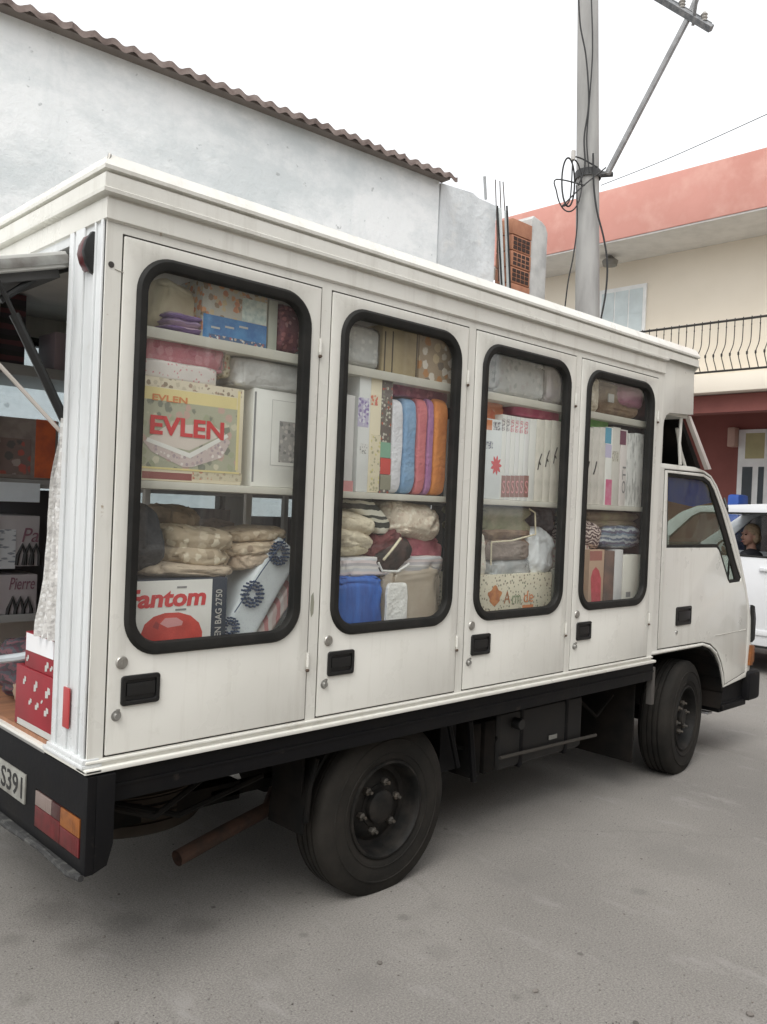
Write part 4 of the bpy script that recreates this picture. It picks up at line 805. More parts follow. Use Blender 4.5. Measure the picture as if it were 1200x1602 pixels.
# ================================================================== rear opening: goods seen from behind
def rbox(name, label, cat, x0, x1, y0, y1, z0, z1, mat, bev=.004, group=None):
    b = MB(); b.box(x0, x1, y0, y1, z0, z1, bev); return tag(b.build(name, mat), label, cat, group)
fs = 1.44
def rp(u, v): p = px(u, v, 1, fs); return p.x, p.z
def farbox(name, label, uL, uR, vT, mat, floor, dep=.3, y=fs, cat='box'):
    x0 = px(uL, (vT+vT+40)/2, 1, y).x; x1 = px(uR, (vT+vT+40)/2, 1, y).x; z1 = px((uL+uR)/2, vT, 1, y).z
    return rbox(name, label, cat, x0, x1, y, y+dep, floor+.001, z1, mat)
o = farbox('toy_box', 'orange and grey printed box on the far shelf seen through the rear opening', -60, 92, 652, M('grey card', (.28,.24,.22), .6, col2=(.2,.17,.16), scale=14), T2)
x0 = px(55,700,1,fs).x; x1 = px(86,700,1,fs).x; zt = px(70,657,1,fs).z
b = MB(); b.box(x0, x1, fs-.002, fs-.001, T2+.01, zt); b.build('orange_panel', M('orange red print', (.55,.13,.05), .5, col2=(.42,.1,.05), scale=16), o)
b = MB(); b.box(px(-40,700,1,fs).x, x0-.02, fs-.002, fs-.001, T2+.02, zt-.1); b.build('picture_panel', PR('red grey picture', (.2,.15,.14), [(.4,.1,.08),(.35,.3,.28),(.1,.1,.1)], 22, .4, bmp=0), o)
b = MB(); b.box(px(-60,765,1,1.41).x, px(62,765,1,1.41).x, 1.405, 1.412, px(30,785,1,1.41).z, px(30,755,1,1.41).z); tag(b.build('price_strip', M('pale blue strip', (.55,.6,.64), .5)), 'blank pale blue strip on the edge of the far shelf', 'strip')
picm = PR('dark sketch on grey', (.36,.34,.35), [(.04,.04,.04),(.3,.27,.28),(.5,.48,.48)], 12, .3, bmp=0, mod=1.3)
o = farbox('garment_box', 'upper grey garment box with dark figure drawing behind the lace curtain', -70, 62, 806, M('lilac grey card', (.4,.38,.39), .6), 1.40)
def sk(o, u0, u1, v0, v1, txt, tu0, tu1, tv0, tv1):
    b = MB()
    for k in range(3):
        uu = u0+(u1-u0)*(k+.3)/3; b.tube([px(uu-6,v1,1,fs-.003), px(uu-3,(v0+v1)/2,1,fs-.003), px(uu+4,v0,1,fs-.003), px(uu+9,(v0+v1)/2,1,fs-.003), px(uu+8,v1,1,fs-.003)], .009, 6)
    b.build('figure_drawing', ink, o)
    xa, za = rp(tu0, (tv0+tv1)/2); xb, _ = rp(tu1, (tv0+tv1)/2); _, zt_ = rp((tu0+tu1)/2, tv0); _, zb_ = rp((tu0+tu1)/2, tv1)
    letters(o, txt, (xa+xb)/2, (zt_+zb_)/2, xb-xa, zt_-zb_, fs-.003, M('plum ink', (.2,.1,.13), .6), name='lettering', shear=.25)
sk(o, 28, 60, 852, 884, 'Pa', 34, 60, 826, 848)
b = MB(); b.box(px(-50,860,1,fs).x, px(24,860,1,fs).x, fs-.003, fs-.001, px(0,890,1,fs).z, px(0,828,1,fs).z); b.build('list_panel', PR('list print', (.5,.52,.54), [(.15,.17,.2)], 60, .3, bmp=0, stretch=(.3,1,1)), o)
o = farbox('garment_box', 'lower grey garment box with brown figure drawing behind the lace curtain', -70, 58, 900, M('mauve grey card', (.38,.35,.36), .6), T3)
sk(o, 12, 48, 935, 970, 'Pierre', 14, 54, 903, 922)
for i, (xa, xb, zt_, cc, lab) in enumerate(((.72,.95,1.62,(.10,.09,.09),'dark grey box added to block the far window, glimpsed above the beige quilt'),(.96,1.16,1.66,(.13,.12,.13),'grey box added to block the far window behind the dark grey box'),(1.17,1.42,1.70,(.09,.07,.065),'dark brown box added to block the far window, glimpsed above the rolled quilts'),(1.43,1.7,1.60,(.12,.10,.11),'mauve grey box added to block the far window behind the rolled quilts'),(1.72,2.1,1.66,(.08,.07,.07),'black box added to block the far window beyond the second window'),(2.12,2.6,1.68,(.12,.1,.08),'brown box added to block the far window beyond the third window'))):
    rbox('far_window_blocker', lab, 'box', xa, xb, fs, fs+.3, 1.165, zt_, M('far box %d' % i, cc, .7, col2=tuple(q*1.6 for q in cc), scale=9, stretch=(4,1,.5)))  # dark boxes added to cover the bright far windows
rbox('far_window_blocker', 'wide dark box added behind the grey garment boxes to block the bright window', 'box', .05, .70, 1.76, 1.90, 1.165, T2-.05, M('dusky card', (.10,.095,.10), .8))  # backing box added to keep the far window's brightness out of the opening
b = MB(); b.box(.95,1.5,1.50,1.85,T1+.001,T1+.24,.02); tag(b.build('dark_bundle', inter_dark), 'dark bundle on the far top shelf', 'bundle')
x0 = px(-30,520,1,fs).x; x1 = px(40,520,1,fs).x
rbox('stacked_tray', 'dark red boxes on the far top shelf beside the black strut', 'box', x0, x1, fs, fs+.3, T1+.001, px(5,455,1,fs).z, ST('dark stacks', [(.03,.025,.03),(.08,.03,.035),(.02,.02,.02)], 2, 14))
rbox('tall_pack', 'mauve upright pack on the far top shelf next to the pillar', 'pack', px(86,540,1,fs).x, px(104,540,1,fs).x, fs, fs+.2, T1+.001, px(95,520,1,fs).z, M('mauve card', (.25,.2,.22), .6))
# clothes heap and red cartons by the tailgate
soft('dark_clothes', 'dark maroon clothes heaped inside the rear opening', 'clothes', 0,0,0,0, .62, .6, ST('dark clothes', [(.06,.02,.03),(.03,.03,.035),(.12,.05,.06),(.05,.05,.06)], 2, 22, wob=.1), None, seed=71, e=.6, amp=.03, rect=(.02, .45, .875, 1.13))
soft('paper_bag', 'brown crumpled paper beside the red cartons', 'paper', 0,0,0,0, .50, .4, M('kraft paper', (.27,.19,.13), .8, col2=(.2,.14,.1), scale=8, bmp=.5, bscale=12), None, seed=72, e=.7, amp=.03, rect=(.0, .22, .872, 1.02))
b = MB(); b.tube([(-.03,.95,1.06),(-.03,.66,1.12),(.0,.47,1.17)], .016, 8); tag(b.build('grey_pipe', M('pale grey tube', (.42,.45,.47), .5)), 'pale grey tube lying over the dark clothes', 'tube')
redc = M('red carton print', (.22,.01,.018), .5, col2=(.17,.01,.015), scale=6)
def redbox(label, y0, y1, z0, z1, x0, marks):
    o = rbox('red_carton', label, 'carton', x0, x0+.22, y0, y1, z0, z1, redc, group='red cartons by the tailgate')
    for (my, mz, mw, mh) in marks:
        mw, mh = mw*1.15, mh*1.05
        b = MB(); b.plate([[(-my-mw, mz-mh), (-my+mw*.2, mz-mh*.8), (-my+mw*.2, mz-mh*.2), (-my+mw, mz-mh*.1), (-my+mw*.8, mz+mh*.9), (-my-mw*.1, mz+mh), (-my-mw*.2, mz+mh*.3), (-my-mw, mz+mh*.2)]], x0-.0015, x0-.0005, face='-x'); b.build('white_mark', platew, o, 0)
    return o
ya, yb = px(84,1085,0,-.05).y, px(24,1085,0,-.05).y; zc_ = px(60,1052,0,-.05).z; wy = yb-ya
o = redbox('lower red carton with white marks standing on the plywood floor', ya, yb, .874, zc_, -.05, [(ya+wy*.75,zc_-.05,.012,.016),(ya+wy*.45,zc_-.055,.014,.02),(ya+wy*.14,zc_-.06,.018,.02),(ya+wy*.58,zc_-.12,.012,.012),(ya+wy*.4,zc_-.125,.014,.014),(ya+wy*.16,zc_-.13,.016,.016),(ya+wy*.28,zc_-.10,.007,.007)])
b = MB(); b.box(-.0512,-.0502,ya+.002,yb-.03,.875,.898); b.build('white_base_band', platew, o)
ya2, yb2 = px(86,1010,0,-.05).y, px(38,1010,0,-.05).y; zt_2 = px(62,995,0,-.05).z
o = redbox('upper red carton with a blank white panel', ya2, yb2, zc_+.001, zt_2, -.046, [(yb2-.03,zc_+.035,.01,.012),(ya2+.07,zc_+.03,.014,.018),(ya2+.03,zc_+.03,.010,.010)])
b = MB(); b.box(-.048,-.0465,ya2+.015,yb2-.012,zc_+.065,zt_2-.004); b.build('white_panel', M('blank white card', (.68,.7,.74), .5), o)
# lace curtain in plastic hanging inside the right jamb
b = MB(); rows = []
for j in range(41):
    z = 2.02 - (2.02-1.235)*j/40
    w = .02 + .185*(j/40)**.9; row = []
    for i in range(25):
        t = i/24; y = .262 + w*t; x = -.055 + .02*math.sin(t*22+j*.13) + noise.noise(Vector((t*6, z*5, 1)))*.02; row.append(b.bm.verts.new((x, y + noise.noise(Vector((z*8, 3, t)))*.012*t, z)))
    for i in range(24, -1, -1):
        v = row[i].co; row.append(b.bm.verts.new((v.x+.035, v.y, v.z)))
    rows.append(row)
for j in range(40):
    for i in range(50): b.bm.faces.new((rows[j][i], rows[j][(i+1)%50], rows[j+1][(i+1)%50], rows[j+1][i]))
b.bm.faces.new(rows[0]); b.bm.faces.new(rows[-1][::-1])
tag(b.build('lace_curtain', PR('lace net', (.50,.49,.47), [(.38,.37,.36),(.6,.6,.59)], 60, .4, rough=.5, bmp=.6, bscale=60), None, 60), 'white lace net curtain hanging inside the right jamb of the rear opening', 'curtain')

# ================================================================== SETTING
GM = 1.0
# ground
mt, nt, bs = nmat('worn asphalt'); v = coords(nt)
c = ramp(nt, tex_noise(nt, v, 1.1, 8, .6), [(.3, (.226,.212,.194)), (.7, (.27,.254,.234))])
c = mixc(nt, ramp(nt, tex_noise(nt, v, .35, 5), [(.45, (0,0,0)), (.75, (1,1,1))]), c, (.185,.174,.162))
c = mixc(nt, ramp(nt, tex_noise(nt, v, 140, 3, .7), [(.36, (.55,.55,.55)), (.62, (1.15,1.13,1.1))]), c, c, 'MIX') if 0 else mixc(nt, 1.0, c, ramp(nt, tex_noise(nt, v, 120, 4, .75), [(.32, (.62,.62,.62)), (.66, (1.26,1.26,1.25))]), 'MULTIPLY')
vo = nt.nodes.new('ShaderNodeTexVoronoi'); vo.inputs['Scale'].default_value = 2.6; nt.links.new(v, vo.inputs['Vector'])
ad = nt.nodes.new('ShaderNodeMath'); ad.operation = 'MULTIPLY_ADD'; nt.links.new(tex_noise(nt, v, 40, 3), ad.inputs[0]); ad.inputs[1].default_value = .06; nt.links.new(vo.outputs['Distance'], ad.inputs[2])
c = mixc(nt, ramp(nt, ad.outputs[0], [(.05, (.75,.75,.75)), (.075, (0,0,0))]), c, (.07,.06,.055))
c = mixc(nt, ramp(nt, tex_noise(nt, v, 2.2, 3), [(.60, (0,0,0)), (.72, (.32,.32,.32))]), c, (.15,.14,.127))
c = mixc(nt, ramp(nt, tex_noise(nt, coords(nt, (1,.35,1)), 5.5, 7, .7), [(.56, (0,0,0)), (.72, (.55,.55,.55))]), c, (.315,.30,.283))
c = mixc(nt, ramp(nt, tex_noise(nt, v, 55, 2, .5), [(.66, (0,0,0)), (.70, (.6,.6,.6))]), c, (.09,.085,.08))
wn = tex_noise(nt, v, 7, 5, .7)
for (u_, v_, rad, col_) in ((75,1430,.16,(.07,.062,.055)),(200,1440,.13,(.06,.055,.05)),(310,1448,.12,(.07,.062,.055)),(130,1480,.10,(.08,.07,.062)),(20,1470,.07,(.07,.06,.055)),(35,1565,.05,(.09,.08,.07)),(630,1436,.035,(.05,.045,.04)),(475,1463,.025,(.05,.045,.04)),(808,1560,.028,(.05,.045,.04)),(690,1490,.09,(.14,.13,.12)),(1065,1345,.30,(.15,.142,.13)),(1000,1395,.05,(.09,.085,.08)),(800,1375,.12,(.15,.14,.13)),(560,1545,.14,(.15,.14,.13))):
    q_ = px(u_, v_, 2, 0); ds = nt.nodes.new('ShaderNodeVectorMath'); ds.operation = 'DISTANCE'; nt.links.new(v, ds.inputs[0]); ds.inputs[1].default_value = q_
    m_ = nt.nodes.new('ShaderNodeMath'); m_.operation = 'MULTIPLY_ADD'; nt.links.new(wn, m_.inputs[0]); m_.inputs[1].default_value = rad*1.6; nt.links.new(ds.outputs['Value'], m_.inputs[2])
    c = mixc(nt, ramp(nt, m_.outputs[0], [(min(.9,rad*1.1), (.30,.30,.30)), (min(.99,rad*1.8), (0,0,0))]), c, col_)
# fine wandering cracks
vc = nt.nodes.new('ShaderNodeTexVoronoi'); vc.feature = 'DISTANCE_TO_EDGE'; vc.inputs['Scale'].default_value = .42
wv = nt.nodes.new('ShaderNodeVectorMath'); wv.operation = 'MULTIPLY_ADD'; n3 = nt.nodes.new('ShaderNodeTexNoise'); n3.inputs['Scale'].default_value = 2.5; n3.inputs['Detail'].default_value = 8; nt.links.new(v, n3.inputs['Vector'])
nt.links.new(n3.outputs['Color'], wv.inputs[0]); wv.inputs[1].default_value = (.55,.55,0); nt.links.new(v, wv.inputs[2]); nt.links.new(wv.outputs[0], vc.inputs['Vector'])
c = mixc(nt, ramp(nt, vc.outputs['Distance'], [(.001, (.16,.16,.16)), (.004, (0,0,0))]), c, (.10,.095,.085))
nt.links.new(c, bs.inputs['Base Color']); bs.inputs['Roughness'].default_value = .9
bump(nt, bs, tex_noise(nt, v, 160, 5, .7), .5, .006)
b = MB(); N = 60
b.poly([(-150,-150,0),(250,-150,0),(250,250,0),(-150,250,0)], [(0,1,2,3)]); struct(b.build('ground', mt, None, 0, origin=(0,0,0)))
rg = random.Random(3); b = MB()
for k in range(420):
    u_, v_ = rg.uniform(-40, 1240), 1602-560*rg.random()**1.6
    q_ = px(u_, v_, 2, 0); r_ = rg.uniform(.0015,.0045)*(1+2*(rg.random() > .97))
    t = bmesh.new(); bmesh.ops.create_icosphere(t, subdivisions=1, radius=r_)
    for vv in t.verts: vv.co = Vector((vv.co.x*rg.uniform(.8,1.5), vv.co.y*rg.uniform(.8,1.4), vv.co.z*.6)) + Vector((q_.x, q_.y, r_*.35))
    b.merge(t)
struct(b.build('grit', M('loose grit', (.22,.2,.18), .9, col2=(.06,.055,.05), scale=3), None, 0), 'stuff')
b = MB(); p0, p1, p2 = px(1085,1160,2,0), px(1140,1176,2,0), px(1215,1196,2,0)
dv = Vector((0,.012,0)); b.poly([p0-dv,p1-dv,p1+dv,p0+dv,p2-dv,p2+dv], [(0,1,2,3),(1,4,5,2)])
for vv in b.bm.verts: vv.co.z = .004
struct(b.build('road_seam', M('seam dirt', (.10,.09,.08), .9), None, 0))
struct(MB().box(11.6, 40, -30, 40, .0, .12, .02).build('pavement', M('pavement concrete', (.3,.28,.26), .9, col2=(.24,.22,.2), scale=2)))

# white building behind the truck
mt, nt, bs = nmat('weathered whitewash'); v = coords(nt)
c = ramp(nt, tex_noise(nt, v, .7, 7, .6), [(.3, (.82,.845,.85)), (.7, (.885,.90,.90))])
vs = coords(nt, (2.2, 2.2, .45)); c = mixc(nt, ramp(nt, tex_noise(nt, vs, 1.3, 7, .65), [(.52, (0,0,0)), (.8, (.7,.7,.7))]), c, (.6,.65,.66))
c = mixc(nt, ramp(nt, tex_noise(nt, v, 5, 6, .7), [(.6, (0,0,0)), (.8, (.5,.5,.5))]), c, (.6,.64,.65))
sx = nt.nodes.new('ShaderNodeSeparateXYZ'); nt.links.new(v, sx.inputs[0])
c = mixc(nt, ramp(nt, tex_noise(nt, coords(nt, (.5,.5,.8)), 1.1, 8, .7), [(.46, (0,0,0)), (.6, (.75,.75,.75))]), c, (.60,.645,.655))
c = mixc(nt, ramp(nt, tex_noise(nt, v, 9, 3), [(.70, (0,0,0)), (.74, (.6,.6,.6))]), c, (.35,.37,.37))
nt.links.new(c, bs.inputs['Base Color']); bs.inputs['Roughness'].default_value = .92; bump(nt, bs, tex_noise(nt, v, 12, 7, .7), .35, .03); wash = mt
EZ = 5.60
pr_ = px(688, 281, 1, 4.02); XR = pr_.x; wh = pr_.z
pl_ = px(20, 22, 2, wh)
dirw = (Vector((XR, 4.02, 0)) - Vector((pl_.x, pl_.y, 0))).normalized(); nrm = Vector((-dirw.y, dirw.x, 0)); base = Vector((XR, 4.02, 0)); yaw = math.atan2(dirw.y, dirw.x)
TW = Matrix.Translation(base) @ Matrix.Rotation(yaw, 4, 'Z')      # local x along wall (negative = left), y = away from the street
bld = thing('white_building', 'whitewashed building with a brown tiled eave behind the truck', 'building', base)
b = MB(); b.box(-10, 0, 0, 6, 0, wh, mtx=TW); b.build('wall', wash, bld, 0)
# tiled roof edge
mtile = M('weathered roof tile', (.19,.145,.13), .9, col2=(.27,.22,.20), scale=7, bmp=.4, bscale=30, col3=(.12,.09,.08), scale3=5, lo3=.5, hi3=.7)
b = MB(); rows = []; wl = .17; per = 10; nx = int(10.3/wl*per)
for j, (yy, zz) in enumerate([(-.17,-.035),(-.17,.02),(.25,.10),(.26,.075),(.7,.18),(.71,.155),(1.2,.27),(4.0,.85)]):
    row = []
    for i in range(nx+1):
        x = -10.2 + 10.32*i/nx; ph = 2*math.pi*(x/wl); idx = math.floor(x/wl)
        jz = noise.noise(Vector((idx*1.7, j//2*3.1, 0)))*.018; jy = noise.noise(Vector((idx*2.3, 5, j//2)))*.03
        row.append(b.bm.verts.new(TW @ Vector((x, yy+jy, wh+zz+.017*math.cos(ph)+jz + (.012 if j == 0 else 0)*0))))
    rows.append(row)
for j in range(len(rows)-1):
    for i in range(nx): b.bm.faces.new((rows[j][i], rows[j][i+1], rows[j+1][i+1], rows[j+1][i]))
b.build('tiled_roof', mtile, bld, 50)
b = MB(); b.box(-10.1, .05, -.12, .02, wh-.02, wh+.005, mtx=TW); b.box(-10.1,.0,.0,4,wh,wh+.02, mtx=TW); b.build('eave_board', M('dark eave mortar', (.2,.17,.15), .9), bld)
# lower unfinished wall beside it
gw = M('grey patchy plaster', (.74,.765,.775), .95, col2=(.50,.53,.54), scale=1.6, lo=.35, hi=.7, stretch=(1.5,1.5,.6), bmp=.5, bscale=10, dist=.03, col3=(.68,.69,.68), scale3=4, lo3=.55, hi3=.7)
pa, pb, pc = px(690,286,1,4.05), px(740,303,1,4.05), px(776,322,1,4.05)
low = MB(); low.plate([[(pa.x+.002,0),(pc.x+.06,0),(pc.x+.005,pc.z),(pb.x+.1,pb.z-.02),(pb.x,pb.z+.01),(pa.x+.002,pa.z)]], 4.05, 4.30)
tag(low.build('unfinished_wall', gw, None, 0), 'patchy grey plastered wall with ragged top right of the tiled eave', 'wall')
rebm = M('rusty rebar', (.12,.10,.09), .8, .3)
def rod(u0, v0, u1, v1, y, r, name, label, cat, mat, group=None):
    a = px(u0, v0, 1, y); q = px(u1, v1, 1, y); b = MB(); b.tube([a, q], r, 8); return tag(b.build(name, mat), label, cat, group)
rod(758,276,760,312,4.17,.018,'rebar','single steel bar sticking up from the middle of the ragged wall','rebar',M('light steel bar', (.35,.36,.36), .5, .4),'steel bars standing up from the unfinished wall')
rod(775,281,780,440,4.15,.007,'rebar','left one of the thin bars above the white pipes','rebar',rebm,'steel bars standing up from the unfinished wall')
rod(782,283,788,440,4.15,.007,'rebar','middle one of the thin bars above the white pipes','rebar',rebm,'steel bars standing up from the unfinished wall')
rod(787,284,797,440,4.15,.007,'rebar','right one of the thin bars above the white pipes','rebar',rebm,'steel bars standing up from the unfinished wall')
wp = M('white pvc', (.62,.66,.65), .5)
rod(781,326,789,520,4.02,.030,'white_pipe','left white plastic pipe between grey wall and brick pier','pipe',wp,'white plastic pipes')
rod(792,330,798,520,4.02,.026,'white_pipe','right white plastic pipe next to the brick pier','pipe',wp,'white plastic pipes')
rod(778,322,789,520,3.98,.012,'black_cable','black cable running down the left white pipe','cable',plastic,'black cables on the white pipes')
rod(793,322,801,520,3.98,.012,'black_cable','black cable running down beside the brick pier','cable',plastic,'black cables on the white pipes')
# hollow-brick pier
bk = thing('brick_pier', 'short pier of orange hollow bricks beside the white pipes', 'pier', (px(815,440,1,4.0).x, 4.1, 0))
x0, x1 = px(800,400,1,4.0).x, px(831,400,1,4.0).x; zt = px(815,346,1,4.0).z
brickm = M('orange clay brick', (.42,.2,.12), .85, col2=(.34,.15,.09), scale=7, bmp=.3, bscale=30); cavity = M('brick cavity', (.05,.03,.025), .9)
b = MB(); zz = zt; k = 0; hol = []
while zz > 3.4:
    h_ = .20; b.box(x0+.003*(k%2), x1-.004*(k%2), 4.0+.004*(k%2), 4.25, zz-h_+.012, zz, .004)
    if k % 2 == 1 or k == 2:
        for i in range(4):
            for j in range(3):
                w_ = (x1-x0-.06)/4; hx = x0+.03+i*w_; hz_ = zz-h_+.03+j*.055; hol.append((hx+.01, hx+w_-.008, hz_, hz_+.042))
    zz -= h_; k += 1
b.box(x0, x1, 4.0, 4.25, 0, zz); nf = len(b.bm.faces)
for h_ in hol: b.box(h_[0], h_[1], 3.998, 4.02, h_[2], h_[3])
o = b.build('brick_stack', brickm, bk); o.data.materials.append(cavity)
for f in o.data.polygons:
    if f.index >= nf: f.material_index = 1
x2 = px(856,400,1,4.02).x; zt2 = px(842,346,1,4.02).z
b = MB(); b.plate([[(x1+.01,0),(x2,0),(x2,zt2-.1),(x2-.05,zt2-.02),(x2-.14,zt2+.02),(x1+.06,zt2+.05),(x1+.01,zt2)]], 4.02, 4.3, bev=.02); tag(b.build('concrete_column', M('pale rough concrete', (.5,.5,.48), .95, col2=(.38,.38,.37), scale=5, bmp=.5, bscale=14, col3=(.2,.2,.2), scale3=6, lo3=.68, hi3=.75)), 'pale rough concrete column right of the brick pier', 'column')

# utility pole with bracket and cables
PX = 8.5
pt, pm, pb_ = px(920,-20,0,PX), px(920,280,0,PX), px(919,470,0,PX)
dirp = (pt-pb_).normalized(); foot = pb_ - dirp*(pb_.z/dirp.z); top = pt + dirp*1.2
pole = thing('utility_pole', 'grey concrete utility pole with cable coils and steel bracket', 'pole', foot)
b = MB(); n = 12; b.tube([foot+(top-foot)*k/n for k in range(n+1)], [.185-.055*k/n for k in range(n+1)], 20); b.build('pole_shaft', M('pole concrete', (.36,.355,.34), .9, col2=(.28,.275,.265), scale=3, stretch=(2,2,.4), bmp=.2, bscale=30), pole)
galv = M('galvanised steel', (.3,.3,.3), .5, .6, col2=(.22,.22,.22), scale=9)
zc = px(920,275,0,PX)
b = MB(); b.lathe([(.165,-.05),(.172,-.05),(.172,.05),(.165,.05)], zc, dirp, 20, closed=True); a0 = zc + RIGHT*.15; a1 = zc + RIGHT*.33 + Vector((0,0,.02)); b.tube([zc, a1], .035, 8); b.tube([zc+Vector((0,0,.08)), a1], .02, 6); b.build('bracket_clamp', M('dark steel', (.09,.09,.09), .6, .5), pole)
dep = (zc-CAM).dot(FWD)
def atd(u, v, d): return CAM + (RIGHT*((u-600)/F) + DOWN*((v-801)/F) + FWD)*d
q0 = atd(950,272,dep-.15); q1 = atd(1080,22,dep-.6); q2 = atd(1092,-8,dep-.65)
b = MB(); b.tube([q0, q1, q2], .04, 10); b.build('bracket_arm', galv, pole)
b = MB(); b.tube([atd(1084,40,dep-.62), atd(1090,0,dep-.8), atd(1086,-30,dep-.9)], .02, 8); b.build('arm_brace', galv, pole)
ca, cb = atd(1000,-22,dep-.35), atd(1113,45,dep-.75)
b = MB(); b.tube([ca, cb], .055, 4); b.tube([ca+Vector((0,0,.07)), cb+Vector((0,0,.07))], .012, 4); b.build('crossarm', M('crossarm steel', (.16,.17,.18), .6, .4, col2=(.3,.3,.3), scale=16), pole)
for t in (.25, .6, .9):
    p = ca.lerp(cb, t); b = MB(); b.lathe([(0,.16),(.02,.155),(.045,.12),(.03,.1),(.045,.08),(.03,.06),(.04,.04),(.015,.03),(.015,0)], p, (0,0,1), 12); b.build('insulator', M('porcelain', (.35,.33,.3), .3), pole)
cab_m = M('black cable', (.025,.025,.025), .6)
def wire(name, label, pts, r, cat='cable', group=None, sm=10):
    P = [Vector(p) for p in pts]; out = []
    for i in range(len(P)-1):
        a, b_, c_, d_ = P[max(i-1,0)], P[i], P[i+1], P[min(i+2,len(P)-1)]
        for k in range(sm):
            t = k/sm; out.append(.5*((2*b_)+(c_-a)*t+(2*a-5*b_+4*c_-d_)*t*t+(3*b_-a-3*c_+d_)*t**3))
    out.append(P[-1]); b = MB(); b.tube(out, r, 6); return tag(b.build(name, cab_m), label, cat, group)
D = dep-.2
wire('cable', 'black cable hanging down the middle of the pole from the frame top', [atd(905,-10,D), atd(908,40,D), atd(917,90,D), atd(921,160,D), atd(914,215,D), atd(915,260,D), atd(905,290,D)], .012, group='cables on the utility pole')
wire('cable', 'black cable crossing the pole beside the middle one', [atd(925,-10,D), atd(927,80,D), atd(922,160,D), atd(918,220,D), atd(922,270,D)], .010, group='cables on the utility pole')
wire('cable', 'black cable dangling right of the pole down to the truck roof', [atd(928,240,D), atd(929,290,D), atd(934,330,D), atd(944,370,D), atd(950,410,D), atd(948,455,D), atd(940,500,D)], .014, group='cables on the utility pole')
wire('cable', 'black cable dangling left of the pole down to the truck roof', [atd(902,290,D), atd(903,350,D), atd(897,400,D), atd(889,440,D), atd(884,480,D)], .010, group='cables on the utility pole')
def ringpts(u, v, ru, rv, d, ph, turns=1): return [atd(u+ru*math.cos(ph+2*math.pi*k/14), v+rv*math.sin(ph+2*math.pi*k/14), d+.03*math.sin(k)) for k in range(int(14*turns)+1)]
wire('cable_coil', 'large loop of cable hanging left of the pole bracket', [atd(935,262,D), atd(910,248,D)] + ringpts(890,287,20,44,D,-1.2,.75) + [atd(915,290,D)], .010, 'cable coil', 'cable coils on the utility pole', 5)
wire('cable_coil', 'small tight double coil of cable inside the large loop', ringpts(889,285,10,38,D+.05,.3,2), .012, 'cable coil', 'cable coils on the utility pole', 4)
wire('cable_coil', 'slanting loop of cable crossing the pole at the bracket', [atd(896,244,D), atd(892,310,D), atd(880,322,D), atd(900,302,D), atd(918,286,D), atd(948,262,D)], .010, 'cable coil', 'cable coils on the utility pole', 6)
b = MB(); f = atd(897,243,D); b.lathe([(0,.08),(.03,.06),(.03,-.06),(0,-.08)], f, (0,0,1), 10); b.build('insulator', M('white insulator', (.5,.48,.45), .4), pole)
wire('overhead_wire', 'thin wire running from the pole bracket over the salmon parapet', [atd(940,290,dep), atd(1050,246,dep-.8), atd(1230,165,dep-2.2)], .0045, 'wire')
struct_ = None
# salmon and cream building across the street corner
XB, XW, XG = 12.0, 13.25, 14.3
bd = thing('corner_building', 'two storey cream building with salmon roof parapet and iron balcony across the street', 'building', (XW, 0, 0))
salmon = M('faded salmon paint', (.61,.30,.25), .9, col2=(.52,.24,.195), scale=1.1, lo=.35, hi=.7, bmp=.2, bscale=8, col3=(.66,.37,.31), scale3=2.2, lo3=.48, hi3=.75)
creamw = M('cream house paint', (.8,.73,.62), .9, col2=(.75,.68,.57), scale=.8, lo=.35, hi=.7)
offw = M('white soffit paint', (.62,.61,.59), .9); redw = M('brick red house paint', (.26,.092,.078), .9, col2=(.21,.073,.062), scale=1.2)
zf0 = px(1000,382,0,XB).z; zf1 = px(1000,284,0,XB).z
zf0 = (px(1200,316,0,XB).z+px(945,384,0,XB).z)/2; zf1 = (px(1190,226,0,XB).z+px(860,327,0,XB).z)/2
zs0 = px(1150,611,0,XB).z; zs1 = px(1150,583,0,XB).z
b = MB(); b.box(XB, XB+.25, -9, 8.9, zf0, zf1, .01); b.box(XB+.25, XB+.4, -9, 8.9, zf0, zf1-.02); b.build('parapet', salmon, bd)
b = MB(); b.box(XB+.02, XW+6, -9, 8.85, zf0-.03, zf0-.002); b.build('roof_soffit', offw, bd)
b = MB(); b.box(XW, XW+6, -9, 8.6, zs1+.001, zf0-.031); b.build('upper_wall', creamw, bd)
b = MB(); b.box(XB, XW+6, -9, 7.6, zs0, zs1, .008); b.build('balcony_slab', creamw, bd)
b = MB(); b.box(XG, XW+6, -9, 8.6, .12, zs0-.001); b.build('ground_floor_wall', redw, bd)
b = MB(); b.box(XB+.35, XG-.01, -9, 7.5, zs0-.012, zs0-.002); b.box(XB+.25, XB+.55, -9, 7.5, zs0-.30, zs0-.013); b.build('porch_ceiling', redw, bd)
b = MB(); b.box(XB+.08, XB+.5, px(1128,700,0,XB+.08).y, px(1098,700,0,XB+.08).y, .12, zs0-.001); b.build('porch_pillar', redw, bd) if 0 else b.bm.free()
